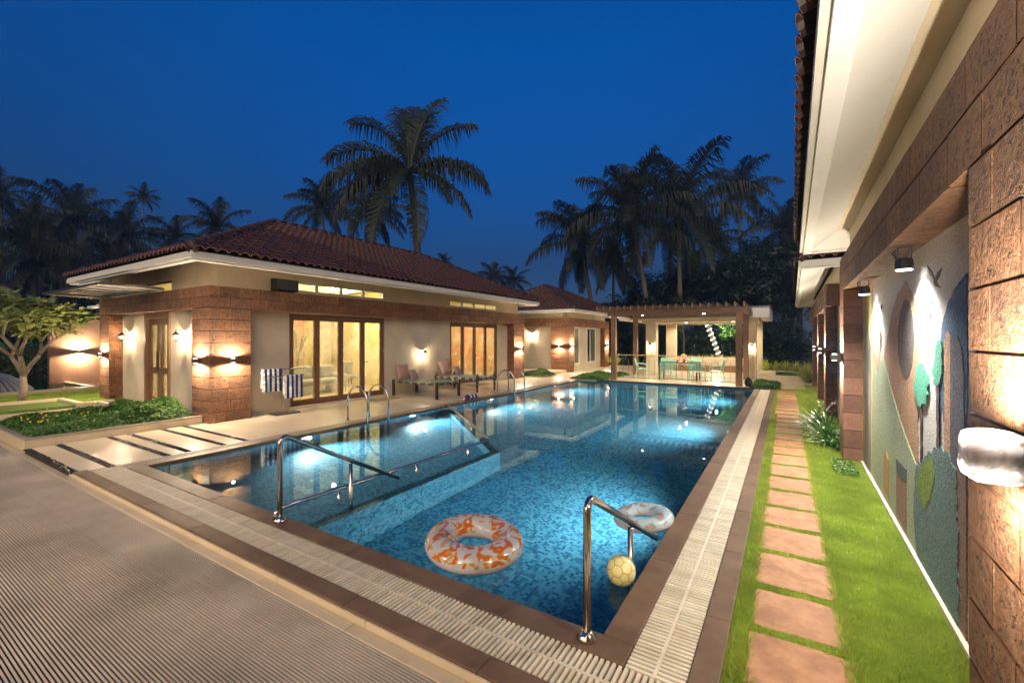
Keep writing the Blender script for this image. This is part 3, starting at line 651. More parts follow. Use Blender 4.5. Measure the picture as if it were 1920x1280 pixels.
def pillar2(root, name, x0, x1, y0, y1, z1=2.40, protos=BR, course=.24, z0=-.03):
    """corner pillar: every course two blocks, turned by 90 degrees from one course to the next"""
    p = part(name, MB().box(x0 + .008, x1 - .008, y0 + .008, y1 - .008, z0, z1 - .003), 'mortar', root); nz = round((z1 - z0) / course); h = (z1 - z0) / nz
    for k in range(nz):
        cx, cy = (x0 + x1) / 2 + random.uniform(-.14, .14), (y0 + y1) / 2 + random.uniform(-.14, .14); g = .005
        if k % 2:
            for xa, xb, ya, yb in ((x0, cx - g, y0, y1), (cx + g, x1, y0, cy - g), (cx + g, x1, cy + g, y1)): piece('brick', random.choice(protos), p, ((xa + xb) / 2, (ya + yb) / 2, z0 + (k + .5) * h), (xb - xa, yb - ya, h - .012))
        else:
            for xa, xb, ya, yb in ((x0, cx - g, y0, cy - g), (cx + g, x1, y0, cy - g), (x0, x1, cy + g, y1)): piece('brick', random.choice(protos), p, ((xa + xb) / 2, (ya + yb) / 2, z0 + (k + .5) * h), (xb - xa, yb - ya, h - .012))
    return p
pillar2(H1, 'laterite_pillar', -10.82, -10.05, 4.40, 5.23)
pillar2(H1, 'laterite_pillar', -16.40, -15.68, 4.40, 4.698)
pillar(H1, 'laterite_pillar', -10.398, -10.05, 16.35, 17.24, blen=.45)
bnd = part('laterite_band', MB().box(-10.37, -10.06, 4.41, 17.2, 2.41, 2.85).box(-16.38, -10.38, 4.41, 4.68, 2.41, 2.85), 'mortar', H1)
masonry(bnd, -10.398, -10.05, 4.40, 17.25, 2.402, 2.86, 'y', .23, .42, core=False)
masonry(bnd, -16.42, -10.40, 4.40, 4.698, 2.402, 2.86, 'x', .23, .42, core=False)
hip_roof(H1, -16.75, -9.40, 3.81, 17.5, EZ, 26, (-16.5, -10.402, 4.698, 17.25), FZ, nsingle=300, tile_sides='ES')
def folding_door(root, x, ya, yb, z0, z1, n, mat='wood_frame', glass='glass_fog', fw=.075):
    part('door_frame', MB().box(x - .12, x + .02, ya, ya + .05, z0, z1).box(x - .12, x + .02, yb - .05, yb, z0, z1).box(x - .12, x + .02, ya + .05, yb - .05, z1 - .08, z1).box(x - .12, x + .02, ya + .05, yb - .05, z0, z0 + .03), mat, root, bevel=.004)
    a0, a1 = ya + .053, yb - .053; w_ = (a1 - a0) / n
    for i in range(n):
        p0, p1 = a0 + i * w_ + .004, a0 + (i + 1) * w_ - .004; b0, b1 = z0 + .035, z1 - .084
        d = part('door', MB().box(x - .07, x - .012, p0, p0 + fw, b0, b1).box(x - .07, x - .012, p1 - fw, p1, b0, b1).box(x - .07, x - .012, p0 + fw, p1 - fw, b1 - fw, b1).box(x - .07, x - .012, p0 + fw, p1 - fw, b0, b0 + fw * 1.5), mat, root, bevel=.004)
        part('pane', MB().box(x - .046, x - .040, p0 + fw, p1 - fw, b0 + fw * 1.5, b1 - fw), glass, d)
        if i == n - 1 or (n == 4 and i == 2 and ya > 12): part('handle', MB().box(x - .012, x + .02, p0 + .03, p0 + .05, z0 + 1.0, z0 + 1.02).box(x + .02, x + .032, p0 + .02, p0 + .16, z0 + 1.0, z0 + 1.02), 'steel_dark', d)
folding_door(H1, -10.42, *D1, 4); folding_door(H1, -10.42, *D2, 4)
def clerestory(root, x, ya, yb, z0, z1, n):
    w = part('clerestory_window', MB().box(x - .06, x + .012, ya, yb, z1 - .03, z1).box(x - .06, x + .012, ya, yb, z0, z0 + .02), 'lamp_white', root)
    L = (yb - ya) / n
    for i in range(n + 1):
        yc = ya + i * L; part('mullion', MB().box(x - .06, x + .011, max(ya, yc - .028), min(yb, yc + .028), z0 + .021, z1 - .031), 'lamp_white', w)
        if i < n: part('pane', MB().box(x - .03, x - .025, yc + .03, yc + L - .03, z0 + .02, z1 - .03), 'glass', w)
clerestory(H1, -10.42, *K1, 4); clerestory(H1, -10.42, *K2, 4)
# side door
x0, x1, z0, z1 = SD
part('door_frame', MB().box(x0, x0 + .09, 4.66, 4.85, z0, z1).box(x1 - .09, x1, 4.66, 4.85, z0, z1).box(x0 + .09, x1 - .09, 4.66, 4.85, z1 - .14, z1), 'wood_frame', H1, bevel=.005)
for a, b in ((x0 + .093, -13.393), (-13.387, x1 - .093)):
    d = part('door', MB().box(a, a + .14, 4.74, 4.80, z0, z1 - .145).box(b - .14, b, 4.74, 4.80, z0, z1 - .145).box(a + .14, b - .14, 4.74, 4.80, z1 - .30, z1 - .145).box(a + .14, b - .14, 4.74, 4.80, z0, z0 + .22).box(a + .14, b - .14, 4.74, 4.80, .88, 1.02), 'wood_frame', H1, bevel=.004)
    part('pane', MB().box(a + .14, b - .14, 4.768, 4.774, z0 + .22, .88).box(a + .14, b - .14, 4.768, 4.774, 1.02, z1 - .30), 'glass_fog', d)
    part('handle', MB().box(b - .09 if a < -13.5 else a + .06, b - .06 if a < -13.5 else a + .09, 4.70, 4.74, .95, 1.45), 'steel', d)
w = part('clerestory_window', MB().box(SK[0], SK[1], 4.72, 4.78, 3.12, 3.16).box(SK[0], SK[0] + .04, 4.72, 4.78, 2.87, 3.12).box(SK[1] - .04, SK[1], 4.72, 4.78, 2.87, 3.12), 'wood_frame', H1)
part('pane', MB().box(SK[0] + .04, SK[1] - .04, 4.745, 4.75, 2.87, 3.12), 'glass', w)
part('side_step', MB().box(-14.5, -12.3, 4.5, 4.698, -.05, .035), 'cream_tile', H1)

# ---- second house behind
H2 = thing('rear_house', 'smaller tiled house with laterite corner pillar and two white windows behind the pool house', 'house', (-13, 24, 0))
pillar2(H2, 'laterite_pillar', -10.55, -9.5, 20.9, 21.55, course=.25)
pillar(H2, 'laterite_pillar', -9.9, -9.5, 26.2, 27.0, blen=.45)
pillar(H2, 'laterite_pillar', -14.6, -13.6, 20.9, 21.35, axis='x', blen=.5)
bnd = part('laterite_band', MB().box(-9.85, -9.53, 20.93, 27.0, 2.41, 2.83).box(-15, -9.86, 20.93, 21.2, 2.41, 2.83), 'mortar', H2)
masonry(bnd, -9.88, -9.5, 20.9, 27.0, 2.402, 2.86, 'y', .23, .45, core=False); masonry(bnd, -15.0, -9.884, 20.9, 21.25, 2.402, 2.86, 'x', .23, .45, core=False)
mb = MB(); WN = [(21.85, 22.75, .42, 2.30), (24.0, 25.2, .42, 2.30)]
wall_y(mb, -10.0, -9.78, 21.56, 27.0, -.05, 3.45, WN); part('front_wall', mb, 'plaster', H2)
part('side_wall', MB().box(-15, -10.56, 21.26, 21.45, -.05, 2.41).box(-15, -10.002, 21.26, 21.45, 2.42, 3.45), 'plaster', H2)
part('back_wall', MB().box(-15.2, -15.0, 21.26, 27, -.05, 3.45).box(-15, -10.0, 26.8, 27, -.05, 3.45), 'plaster', H2)
for a, b, c_, d_ in WN:
    w = part('window', MB().box(-9.83, -9.74, a - .10, a, c_ - .1, d_ + .1).box(-9.83, -9.74, b, b + .10, c_ - .1, d_ + .1).box(-9.83, -9.74, a, b, d_, d_ + .1).box(-9.83, -9.74, a, b, c_ - .1, c_).box(-9.86, -9.8, (a + b) / 2 - .03, (a + b) / 2 + .03, c_, d_), 'lamp_white', H2)
    part('pane', MB().box(-9.835, -9.832, a, b, c_, d_), 'glass', w)
part('floor', MB().box(-15, -10, 21.3, 26.8, -.05, .05), 'interior_floor', H2)
part('terrace_step', MB().box(-14, -9.62, 19.2, 20.88, -.05, .13), 'cream_tile', H2, bevel=.005)
hip_roof(H2, -15.6, -8.75, 19.95, 27.9, 3.25, 25, (-15.2, -9.782, 21.258, 27.0), 3.12, nsingle=0, tile_sides='ES', pitch=.24, rowp=.34)

# ---- right building (own slightly turned frame)
FR = R_(-0.70)
H3 = thing('mural_house', 'near house on the right with mural wall under a laterite lintel and white eave', 'house', (.9, 4, 0), frame=FR)
FX = .62; LB, LT = 2.46, 2.965
part('mural_wall', MB().box(.85, 1.1, 1.0, 8.9, -.1, LB + .2), 'stucco', H3)
part('upper_wall', MB().box(.78, 1.1, -1.5, 8.9, LT - .3, 3.56), 'plaster', H3)
part('end_wall', MB().box(1.1, 7, 8.5, 8.7, -.1, 3.5), 'plaster', H3)
part('wall_plinth', MB().box(.815, .848, 2.6, 7.95, -.1, .015), 'plaster', H3)
pp = part('laterite_pillar', MB().box(FX + .016, 1.0, -1.5, 2.56, -.1, LB - .01), 'mortar', H3)
masonry(pp, FX, 1.05, -1.2, 2.58, -.08, LB, 'y', .254, .50, BRR, core=False, gap=.009)
pp = part('laterite_pilaster', MB().box(FX + .03, 1.0, 8.03, 8.52, -.1, LB - .01), 'mortar', H3)
masonry(pp, FX, 1.0, 8.0, 8.55, -.08, LB, 'x', .254, .40, BRS, core=False, gap=.006, cols=1, stagger=False)
lt = part('laterite_lintel', MB().box(FX + .016, 1.0, -1.5, 8.52, LB + .012, LT - .02), 'mortar', H3)
masonry(lt, FX, 1.04, -1.2, 8.55, LB + .001, LT, 'y', .25, .52, BRR, core=False, gap=.009)
hip_roof(H3, .105, 8.0, -4.5, 9.35, 3.42, 26, (.62, 7.3, -3.8, 8.83), 3.275, nsingle=200, tile_sides='W', rows=3, pitch=.21, lip=.115)
part('cove', MB().box(.6, .80, -3.8, 8.86, 3.50, 3.56), 'plaster', H3)

# ---- farther right building
H4 = thing('far_wing', 'far house on the right with laterite pillars behind the mural house', 'house', (.9, 16, 0), frame=FR)
for i, ya in enumerate((12.2, 15.6, 19.6)):
    pillar(H4, 'laterite_pillar', FX, 1.3, ya, ya + .55, LB, BR, axis='x', course=.254, blen=.4)
lt = part('laterite_lintel', MB().box(FX + .03, 1.0, 11.9, 24, LB + .02, LT - .02), 'mortar', H4)
masonry(lt, FX, 1.04, 11.9, 24, LB + .001, LT, 'y', .25, .5, BR, core=False)
part('wall', MB().box(.85, 1.1, 11.92, 24, -.1, 3.5).box(1.1, 6, 11.92, 12.1, -.1, 3.5), 'plaster', H4)
hip_roof(H4, .105, 7.0, 11.1, 25.0, 3.42, 26, (.78, 6.5, 11.92, 24), 3.275, nsingle=120, tile_sides='SW', rows=6)

# ---- small roof corner at the left edge
H5 = thing('garden_pavilion', 'corner of a tiled roof with white fascia at the left edge, behind the small tree', 'roof', (-20, 1, 0))
hip_roof(H5, -23, -17.62, -4.0, 3.0, 2.98, 26, (-22.6, -18.6, -3.6, 2.2), 2.82, nsingle=0, tile_sides='ES')
part('wall', MB().box(-22.6, -18.6, -3.6, 2.2, -.1, 3.1), 'plaster', H5)

# ---- salmon wall
t = thing('garden_wall', 'salmon textured garden wall carrying a bright wall lamp, left of the house', 'wall', (-22.4, 8, 0))
part('panel', MB().box(-22.7, -22.5, 4.67, 12.0, -.1, 2.48), 'plaster_salmon', t, bevel=.01)
part('footing', MB().box(-22.74, -22.46, 4.75, 12.0, -.12, .02), 'cream_tile', t)

# ---- steel canopy over the side door
t = thing('steel_canopy', 'dark steel canopy frame jutting from the laterite band over the side door', 'canopy', (-14, 4.0, 2.87))
for a in ((-12.2, 4.39), (-16.1, 4.39)): 
    part('arm', MB().tube([(a[0], 4.40, 2.88), (a[0] + .0, 3.25, 2.90)], .035, 6), 'steel_dark', t)
part('edge_bar', MB().tube([(-16.13, 3.25, 2.90), (-12.17, 3.25, 2.90)], .035, 6), 'steel_dark', t); part('edge_bar', MB().tube([(-16.13, 4.36, 2.885), (-12.17, 4.36, 2.885)], .03, 6), 'steel_dark', t)
for i in range(1, 6): part('crossbar', MB().tube([(-16.1 + i * .65, 3.26, 2.90), (-16.1 + i * .65, 4.36, 2.885)], .02, 6), 'steel_dark', t)
part('sheet', MB().box(-16.1, -12.2, 3.28, 4.39, 2.93, 2.94), 'steel_dark', t)

# ------------------------------------------------------------------ mural: painted shapes, each a thin coat on the wall
MURAL = {'yellow_panel': [(8.07, 2.51), (7.12, 2.5), (7.12, -0.03), (8.07, -0.03)],
  'grey_arch': [(7.79, -0.04), (7.79, 1.64), (7.64, 1.9), (7.49, 1.96), (7.34, 1.87), (7.21, 1.65), (7.21, -0.04)],
  'tan_tower': [(5.17, 2.27), (5.38, 2.21), (5.52, 2.18), (5.77, 2.05), (5.99, 1.84), (6.38, 1.48), (6.56, 0.98), (6.21, -0.02), (4.72, -0.01), (4.72, 0.92), (4.7, 1.44), (4.67, 1.73), (4.71, 1.91), (4.79, 2.03), (4.93, 2.13)],
  'sage_hill': [(7.07, -0.04), (7.07, 1.58), (6.91, 1.72), (6.56, 1.72), (6.31, 1.57), (5.96, 1.31), (5.65, 1.13), (5.22, 0.91), (4.74, 0.72), (4.72, -0.01)],
  'windows_block': [(7.03, 1.52), (7.07, 1.98), (6.48, 1.83), (6.45, 1.66), (6.63, 1.35)],
  'oval': [(4.84, 1.75), (4.86, 1.64), (4.9, 1.55), (4.97, 1.47), (5.05, 1.42), (5.15, 1.39), (5.25, 1.4), (5.35, 1.45), (5.43, 1.52), (5.49, 1.63), (5.5, 1.75), (5.49, 1.86), (5.43, 1.97), (5.35, 2.04), (5.25, 2.09), (5.15, 2.1), (5.05, 2.07), (4.97, 2.02), (4.9, 1.94), (4.86, 1.85)],
  'blue_dome': [(3.54, 2.13), (3.65, 2.1), (3.77, 2.06), (3.92, 1.97), (4.05, 1.85), (4.09, 1.7), (4.09, 1.37), (4.01, 1.2), (3.79, 1.1), (3.54, 1.09)],
  'orange_tower': [(3.99, 0.99), (3.99, 1.73), (3.94, 1.78), (3.9, 1.8), (3.86, 1.77), (3.85, 0.99)],
  'plum_dome': [(3.85, 0.92), (3.85, 1.68), (3.79, 1.74), (3.71, 1.76), (3.63, 1.7), (3.59, 1.58), (3.57, 0.93)],
  'tree_right_crown': [(4.14, 1.74), (4.22, 1.64), (4.26, 1.5), (4.22, 1.42), (4.12, 1.43), (4.03, 1.52), (4.0, 1.66), (4.06, 1.73)],
  'tree_right_trunk': [(4.16, 1.44), (4.1, 1.44), (4.1, 0.99), (4.16, 0.97)],
  'tree_left_crown': [(4.6, 1.58), (4.76, 1.49), (4.83, 1.37), (4.76, 1.25), (4.63, 1.2), (4.5, 1.24), (4.39, 1.34), (4.39, 1.47), (4.49, 1.54)],
  'tree_left_trunk': [(4.62, 1.23), (4.57, 1.24), (4.57, 0.74), (4.62, 0.73)],
  'bush': [(4.09, 1.02), (4.35, 0.91), (4.78, 0.69), (4.83, 0.33), (4.72, -0.0), (3.68, 0.0), (3.68, 0.58), (3.73, 0.95), (3.9, 1.01)],
  'bush_streak': [(4.28, 0.91), (4.58, 0.76), (4.72, 0.62), (4.62, 0.52), (4.46, 0.47), (4.31, 0.58), (4.18, 0.8)],
  'brown_strip': [(3.71, 0.96), (3.54, 1.09), (3.54, 0.01), (3.68, 0.01)],
  'small_arch': [(5.55, 0.06), (5.55, 0.45), (5.38, 0.57), (5.11, 0.49), (5.11, 0.05)],
  'slate_wedge': [(5.57, 0.6), (5.11, 0.61), (5.11, 0.48), (5.52, 0.48)],
  'orange_stripe': [(6.24, 0.1), (6.24, 0.45), (6.11, 0.55), (5.96, 0.5), (5.96, 0.09)],
  'bird_wings': [(4.44, 2.3), (4.31, 2.24), (4.22, 2.17), (4.16, 2.21), (4.05, 2.23), (4.1, 2.18), (4.18, 2.15), (4.14, 2.12), (4.08, 2.1), (4.1, 2.1), (4.21, 2.12), (4.26, 2.15), (4.25, 2.17), (4.37, 2.23)],
  'bird_diving': [(4.46, 2.02), (4.33, 2.03), (4.26, 2.02), (4.32, 2.01), (4.38, 1.99), (4.33, 1.92), (4.35, 1.88), (4.41, 1.99), (4.49, 1.93), (4.52, 1.93)],
  'bird_far': [(6.63, 2.12), (6.52, 2.1), (6.41, 2.14), (6.38, 2.1), (6.45, 2.08), (6.52, 2.1)]}
MC = {'yellow_panel': ((.55, .42, .10), (.60, .48, .14)), 'grey_arch': ((.22, .19, .15), (.28, .24, .2)), 'tan_tower': ((.40, .21, .11), (.48, .28, .16)), 'sage_hill': ((.28, .34, .20), (.40, .44, .28)),
      'windows_block': ((.36, .19, .12), (.42, .25, .16)), 'oval': ((.085, .065, .055), (.14, .10, .085)), 'blue_dome': ((.045, .10, .20), (.08, .15, .26)), 'orange_tower': ((.50, .26, .12), (.56, .33, .18)),
      'plum_dome': ((.10, .085, .11), (.16, .135, .16)), 'tree_right_crown': ((.06, .30, .18), (.10, .38, .24)), 'tree_right_trunk': ((.08, .045, .05), (.1, .06, .06)), 'tree_left_crown': ((.06, .30, .18), (.10, .38, .24)),
      'tree_left_trunk': ((.08, .045, .05), (.1, .06, .06)), 'bush': ((.06, .13, .12), (.15, .22, .20)), 'bush_streak': ((.10, .22, .02), (.22, .28, .03)), 'brown_strip': ((.22, .12, .09), (.28, .17, .13)),
      'small_arch': ((.26, .13, .08), (.33, .18, .12)), 'slate_wedge': ((.06, .07, .08), (.10, .11, .12)), 'orange_stripe': ((.45, .22, .03), (.5, .3, .08)), 'bird_wings': ((.09, .07, .06), (.13, .1, .09)), 'bird_diving': ((.09, .06, .06), (.13, .1, .09)), 'bird_far': ((.09, .07, .06), (.13, .1, .09))}
MZ = {'oval': 2, 'sage_hill': 3, 'windows_block': 4, 'grey_arch': 2, 'orange_tower': 2, 'plum_dome': 3, 'tree_right_crown': 5, 'tree_right_trunk': 4, 'tree_left_crown': 5, 'tree_left_trunk': 4, 'bush': 6, 'bush_streak': 7, 'brown_strip': 4, 'small_arch': 5, 'slate_wedge': 6, 'orange_stripe': 5}
wallm = [c for c in H3.children if c.name.startswith('mural_wall')][0]
for k, p in MURAL.items():
    M('paint_' + k, [c * .9 for c in MC[k][0]], .8, [c * 1.4 for c in MC[k][1]], scale=60, detail=2, bump=2.2, bscale=75)
    if 'bird' not in k:
        q = []; rj = random.Random(len(k)); am = 1. if ('crown' in k or k == 'bush') else .35
        for (a, b) in zip(p, p[1:] + p[:1]):
            nn = max(2, int(math.dist(a, b) / .035))
            for i in range(nn): q.append((a[0] + (b[0] - a[0]) * i / nn + (am * rj.uniform(-.03, .03) if b[1] > .1 else 0), a[1] + (b[1] - a[1]) * i / nn + (am * rj.uniform(-.012, .02) if b[1] > .1 else 0)))
        p = q
    f = .848 - .0015 * MZ.get(k, 1); pl = list(reversed(p)) if False else p
    part('painted_' + k, MB().prism(pl, 'x', f - .001, .8495), 'paint_' + k, wallm)
# ------------------------------------------------------------------ wall lamps
WARM = (1, .80, .56); VE = 78.
def updown(label, p, n, frame=None, e=9., cool=False, group='up and down wall lamps', spot=172):
    """square up-down wall lamp at p on a wall whose outward normal is n (unit, axis aligned)"""
    t = thing('wall_lamp', label, 'wall lamp', p, group, frame=frame); p = Vector(p); n = Vector(n); s = Vector((0, 0, 1)).cross(n)
    def bx(a0, a1, b0, b1, z0, z1):
        q = [p + n * a + s * b for a, b in ((a0, b0), (a1, b0), (a1, b1), (a0, b1))]
        return MB().add([(v.x, v.y, p.z + z0) for v in q] + [(v.x, v.y, p.z + z1) for v in q], [(0, 3, 2, 1), (4, 5, 6, 7), (0, 1, 5, 4), (1, 2, 6, 5), (2, 3, 7, 6), (3, 0, 4, 7)])
    part('back_plate', bx(.001, .03, -.04, .04, -.05, .05), 'steel_dark', t); part('body', bx(.03, .13, -.05, .05, -.045, .045), 'steel_dark', t, bevel=.005)
    g = 'glow_cool' if cool else 'glow_warm'
    part('lens', bx(.055, .105, -.025, .025, .0455, .05), g, t); part('lens', bx(.055, .105, -.025, .025, -.05, -.0455), g, t)
    c = (1, .86, .66) if cool else WARM
    for sg in (1, -1): light('SPOT', p + n * .095 + Vector((0, 0, sg * .065)), e, t, c, .02, spot, .3, (n.x * -.04, n.y * -.04, sg))
    return t
def lantern(label, p, n, e=16., frame=None, group='wrought lantern wall lamps', sc=1.):
    t = thing('lantern_lamp', label, 'lantern', p, group, frame=frame); p = Vector(p); n = Vector(n)
    c = p + n * .17 * sc
    part('wall_plate', MB().lathe(p + n * .008, [(.001, -.007), (.055 * sc, -.007), (.05 * sc, .01), (.001, .014)], 12, 'x' if abs(n.x) > .5 else 'y'), 'iron_paint', t)
    part('arm', MB().tube([p + n * .01, p + n * .06 * sc + Vector((0, 0, .10 * sc)), p + n * .12 * sc + Vector((0, 0, .17 * sc)), c + Vector((0, 0, .16 * sc)), c + Vector((0, 0, .10 * sc))], .010 * sc, 6), 'iron_paint', t, True)
    part('cap', MB().lathe(c, [(.012 * sc, .13 * sc), (.02 * sc, .105 * sc), (.055 * sc, .075 * sc), (.085 * sc, .05 * sc), (.085 * sc, .04 * sc)], 8), 'iron_paint', t)
    g = part('glass_body', MB().lathe(c, [(.075 * sc, .039 * sc), (.05 * sc, -.08 * sc)], 6), 'lantern_glass', t)
    for k in range(6):
        a = math.pi / 3 * k; part('rib', MB().tube([c + Vector((.077 * sc * math.cos(a), .077 * sc * math.sin(a), .04 * sc)), c + Vector((.052 * sc * math.cos(a), .052 * sc * math.sin(a), -.08 * sc))], .004, 4), 'iron_paint', g)
    part('base_ring', MB().lathe(c, [(.05 * sc, -.08 * sc), (.053 * sc, -.09 * sc), (.02 * sc, -.10 * sc), (.006, -.12 * sc)], 8), 'iron_paint', t)
    part('bulb', MB().lathe(c, [(.004, .03 * sc), (.018 * sc, .01 * sc), (.024 * sc, -.02 * sc), (.004, -.045 * sc)], 8), 'glow_warm', t, True)
    light('POINT', c + Vector((0, 0, -.01)), e, t, (1, .82, .60), .03); return t
updown('up-down lamp on the front face of the near laterite corner pillar', (-10.05 + .005, 4.82, 1.29), (1, 0, 0), e=19)
updown('up-down lamp on the side face of the near laterite corner pillar', (-10.46, 4.395, 1.29), (0, -1, 0), e=19)
updown('up-down lamp on the slim laterite pillar left of the side door', (-16.05, 4.395, 1.30), (0, -1, 0), e=19)
updown('up-down lamp on the far laterite pillar of the pool house', (-10.045, 16.85, 1.29), (1, 0, 0), e=19)
updown('up-down lamp on the side face of the rear house corner pillar', (-10.05, 20.895, 1.35), (0, -1, 0), e=19)
updown('up-down lamp on the pool-facing face of the rear house corner pillar', (-9.495, 21.25, 1.35), (1, 0, 0), e=19)
updown('up-down lamp on the farthest pillar of the rear house', (-9.495, 26.65, 1.35), (1, 0, 0), e=19)
updown('bright up-down lamp on the salmon garden wall', (-22.495, 5.45, 1.27), (1, 0, 0), e=26, spot=172)
for i, ya in enumerate((8.27, 12.47, 15.87)):
    updown(['cool white up-down lamp on the pilaster at the end of the mural', 'cool white up-down lamp on the second pillar beyond the mural', 'farthest cool white up-down lamp along the right-hand pillars'][i], (FX - .005, ya, 1.47), (-1, 0, 0), frame=FR, e=22, cool=True)
lantern('lantern left of the side door in the laterite recess', (-15.20, 4.702, 1.80), (0, -1, 0), 34); lantern('lantern right of the side door in the laterite recess', (-11.92, 4.702, 1.80), (0, -1, 0), 34)
lantern('lantern on the cream wall above the two string cots', (-10.40, 10.97, 1.24), (1, 0, 0), 13)
lantern('lantern on the rear house wall facing the pool house', (-11.9, 21.26, 1.95), (0, -1, 0), 26)
# wrapped lamp on the near pillar
t = thing('wrapped_lamp', 'glowing wall lamp wrapped in plastic film on the near laterite pillar', 'wall lamp', (.52, 2.03, 1.37), 'up and down wall lamps', frame=FR)
part('back_plate', MB().box(.585, .618, 1.97, 2.09, 1.31, 1.43), 'steel_dark', t)
part('body', MB().box(.49, .585, 1.98, 2.08, 1.33, 1.42), 'lamp_white', t, bevel=.012)
part('lens', MB().lathe((.535, 2.03, 1.425), [(.04, 0), (.04, .006)], 16), 'glow_wrap', t); part('lens', MB().lathe((.535, 2.03, 1.318), [(.04, 0), (.04, .006)], 16), 'glow_wrap', t)
m = bpy.data.materials.new('plastic_film'); m.use_nodes = True; tt = m.node_tree; tt.nodes.clear(); out = nd(tt, 'ShaderNodeOutputMaterial')
tr = nd(tt, 'ShaderNodeBsdfTransparent'); tl = nd(tt, 'ShaderNodeBsdfTranslucent', i={'Color': (.95, .92, .88, 1)}); gl = nd(tt, 'ShaderNodeBsdfGlossy', i={'Roughness': .3})
geo = nd(tt, 'ShaderNodeNewGeometry'); wv = nd(tt, 'ShaderNodeTexNoise', i={'Scale': 14., 'Detail': 6, 'Distortion': 3.}); tt.links.new(geo.outputs['Position'], wv.inputs['Vector'])
bb = nd(tt, 'ShaderNodeBump', i={'Strength': .15, 'Distance': .01}); tt.links.new(wv.outputs['Fac'], bb.inputs['Height']); tt.links.new(bb.outputs[0], gl.inputs['Normal']); None
mr = nd(tt, 'ShaderNodeMapRange', i={1: .35, 2: .65, 3: .35, 4: .8}); tt.links.new(wv.outputs['Fac'], mr.inputs[0])
m1 = nd(tt, 'ShaderNodeMixShader'); m2 = nd(tt, 'ShaderNodeMixShader', i={0: .05}); tt.links.new(mr.outputs[0], m1.inputs[0]); tt.links.new(tr.outputs[0], m1.inputs[1]); tt.links.new(tl.outputs[0], m1.inputs[2])
tt.links.new(m1.outputs[0], m2.inputs[1]); tt.links.new(gl.outputs[0], m2.inputs[2]); tt.links.new(m2.outputs[0], out.inputs[0]); MATS['plastic_film'] = m
fm = MB(); nu, nv = 18, 28; rr = random.Random(5); jit = [[rr.uniform(.955, 1.03) for _ in range(nv)] for _ in range(nu + 1)]
for i in range(nu + 1):
    a = math.pi * i / nu
    for k in range(nv):
        b = 2 * math.pi * k / nv; e_ = .5; sg = lambda q: math.copysign(abs(q) ** e_, q)
        x = .075 * sg(math.cos(a)); ry = sg(math.sin(a)); fm.v.append((.545 + x * jit[i][k], 2.03 + .078 * ry * sg(math.cos(b)) * jit[i][k], 1.372 + .082 * ry * sg(math.sin(b)) * jit[i][k]))
for i in range(nu):
    for k in range(nv): fm.f.append((i * nv + k, i * nv + (k + 1) % nv, (i + 1) * nv + (k + 1) % nv, (i + 1) * nv + k))
part('plastic_wrap', fm, 'plastic_film', t, True)
for sg in (1, -1): light('SPOT', (.53, 2.03, 1.372 + sg * .068), 85 if sg > 0 else 25, t, (1, .88, .72), .025, 160, .8, (-.2, .35, sg))
# verandah behind the viewer, with the same up-down lamps
vr = thing('verandah_wall', 'cream verandah wall with laterite piers behind the viewer', 'wall', (-5, -3.2, 0))
part('panel', MB().box(-14, 3, -3.6, -3.4, -.1, 3.2), 'plaster', vr)
for x in (-9.6, -5.6, -1.6): part('pier', MB().box(x - .35, x + .35, -3.39, -3.1, -.1, 3.2), 'laterite_smooth', vr, bevel=.02)
for i, x in enumerate((-9.6, -5.6, -1.6)):
    t = updown(['up-down lamp on the left verandah pier behind the viewer', 'up-down lamp on the middle verandah pier behind the viewer', 'up-down lamp on the right verandah pier behind the viewer'][i], (x, -3.1, 2.45), (0, 1, 0), e=VE * (.7 if i == 0 else 1), spot=172)
# mural spots
for i, (ya, lab) in enumerate(((4.55, 'grey ribbed spotlight under the lintel above the two painted birds'), (6.82, 'grey ribbed spotlight under the lintel near the far end of the mural'))):
    t = thing('mural_spotlight', lab, 'spotlight', (.735, ya, 2.40), 'spotlights above the mural', frame=FR); c = (.735, ya, 2.33)
    part('bracket', MB().box(.70, .77, ya - .015, ya + .015, 2.452, 2.46).box(.69, .70, ya - .015, ya + .015, 2.36, 2.46).box(.77, .78, ya - .015, ya + .015, 2.36, 2.46), 'steel_dark', t)
    h = part('housing', MB().lathe(c, [(.03, .055), (.045, .045), (.052, -.02), (.058, -.022), (.058, -.04)], 18), 'steel_dark', t, bevel=.003)
    for k in range(12):
        a = 2 * math.pi * k / 12; part('fin', MB().tube([(c[0] + .05 * math.cos(a), c[1] + .05 * math.sin(a), c[2] + .04), (c[0] + .053 * math.cos(a), c[1] + .053 * math.sin(a), c[2] - .015)], .005, 4), 'steel_dark', h)
    part('lens', MB().lathe(c, [(.05, -.0405), (.05, -.045)], 18), 'glow_cool', t)
    part('cable', MB().tube([(.70, ya + .02, 2.455), (.67, ya + .05, 2.43), (.70, ya + .06, 2.38), (.72, ya + .03, 2.36)], .006, 5), 'black_plastic', t, True)
    light('SPOT', (c[0], c[1], c[2] - .055), 62, t, (.98, .97, .93), .03, 140, 1., (-.14, 0, -1))
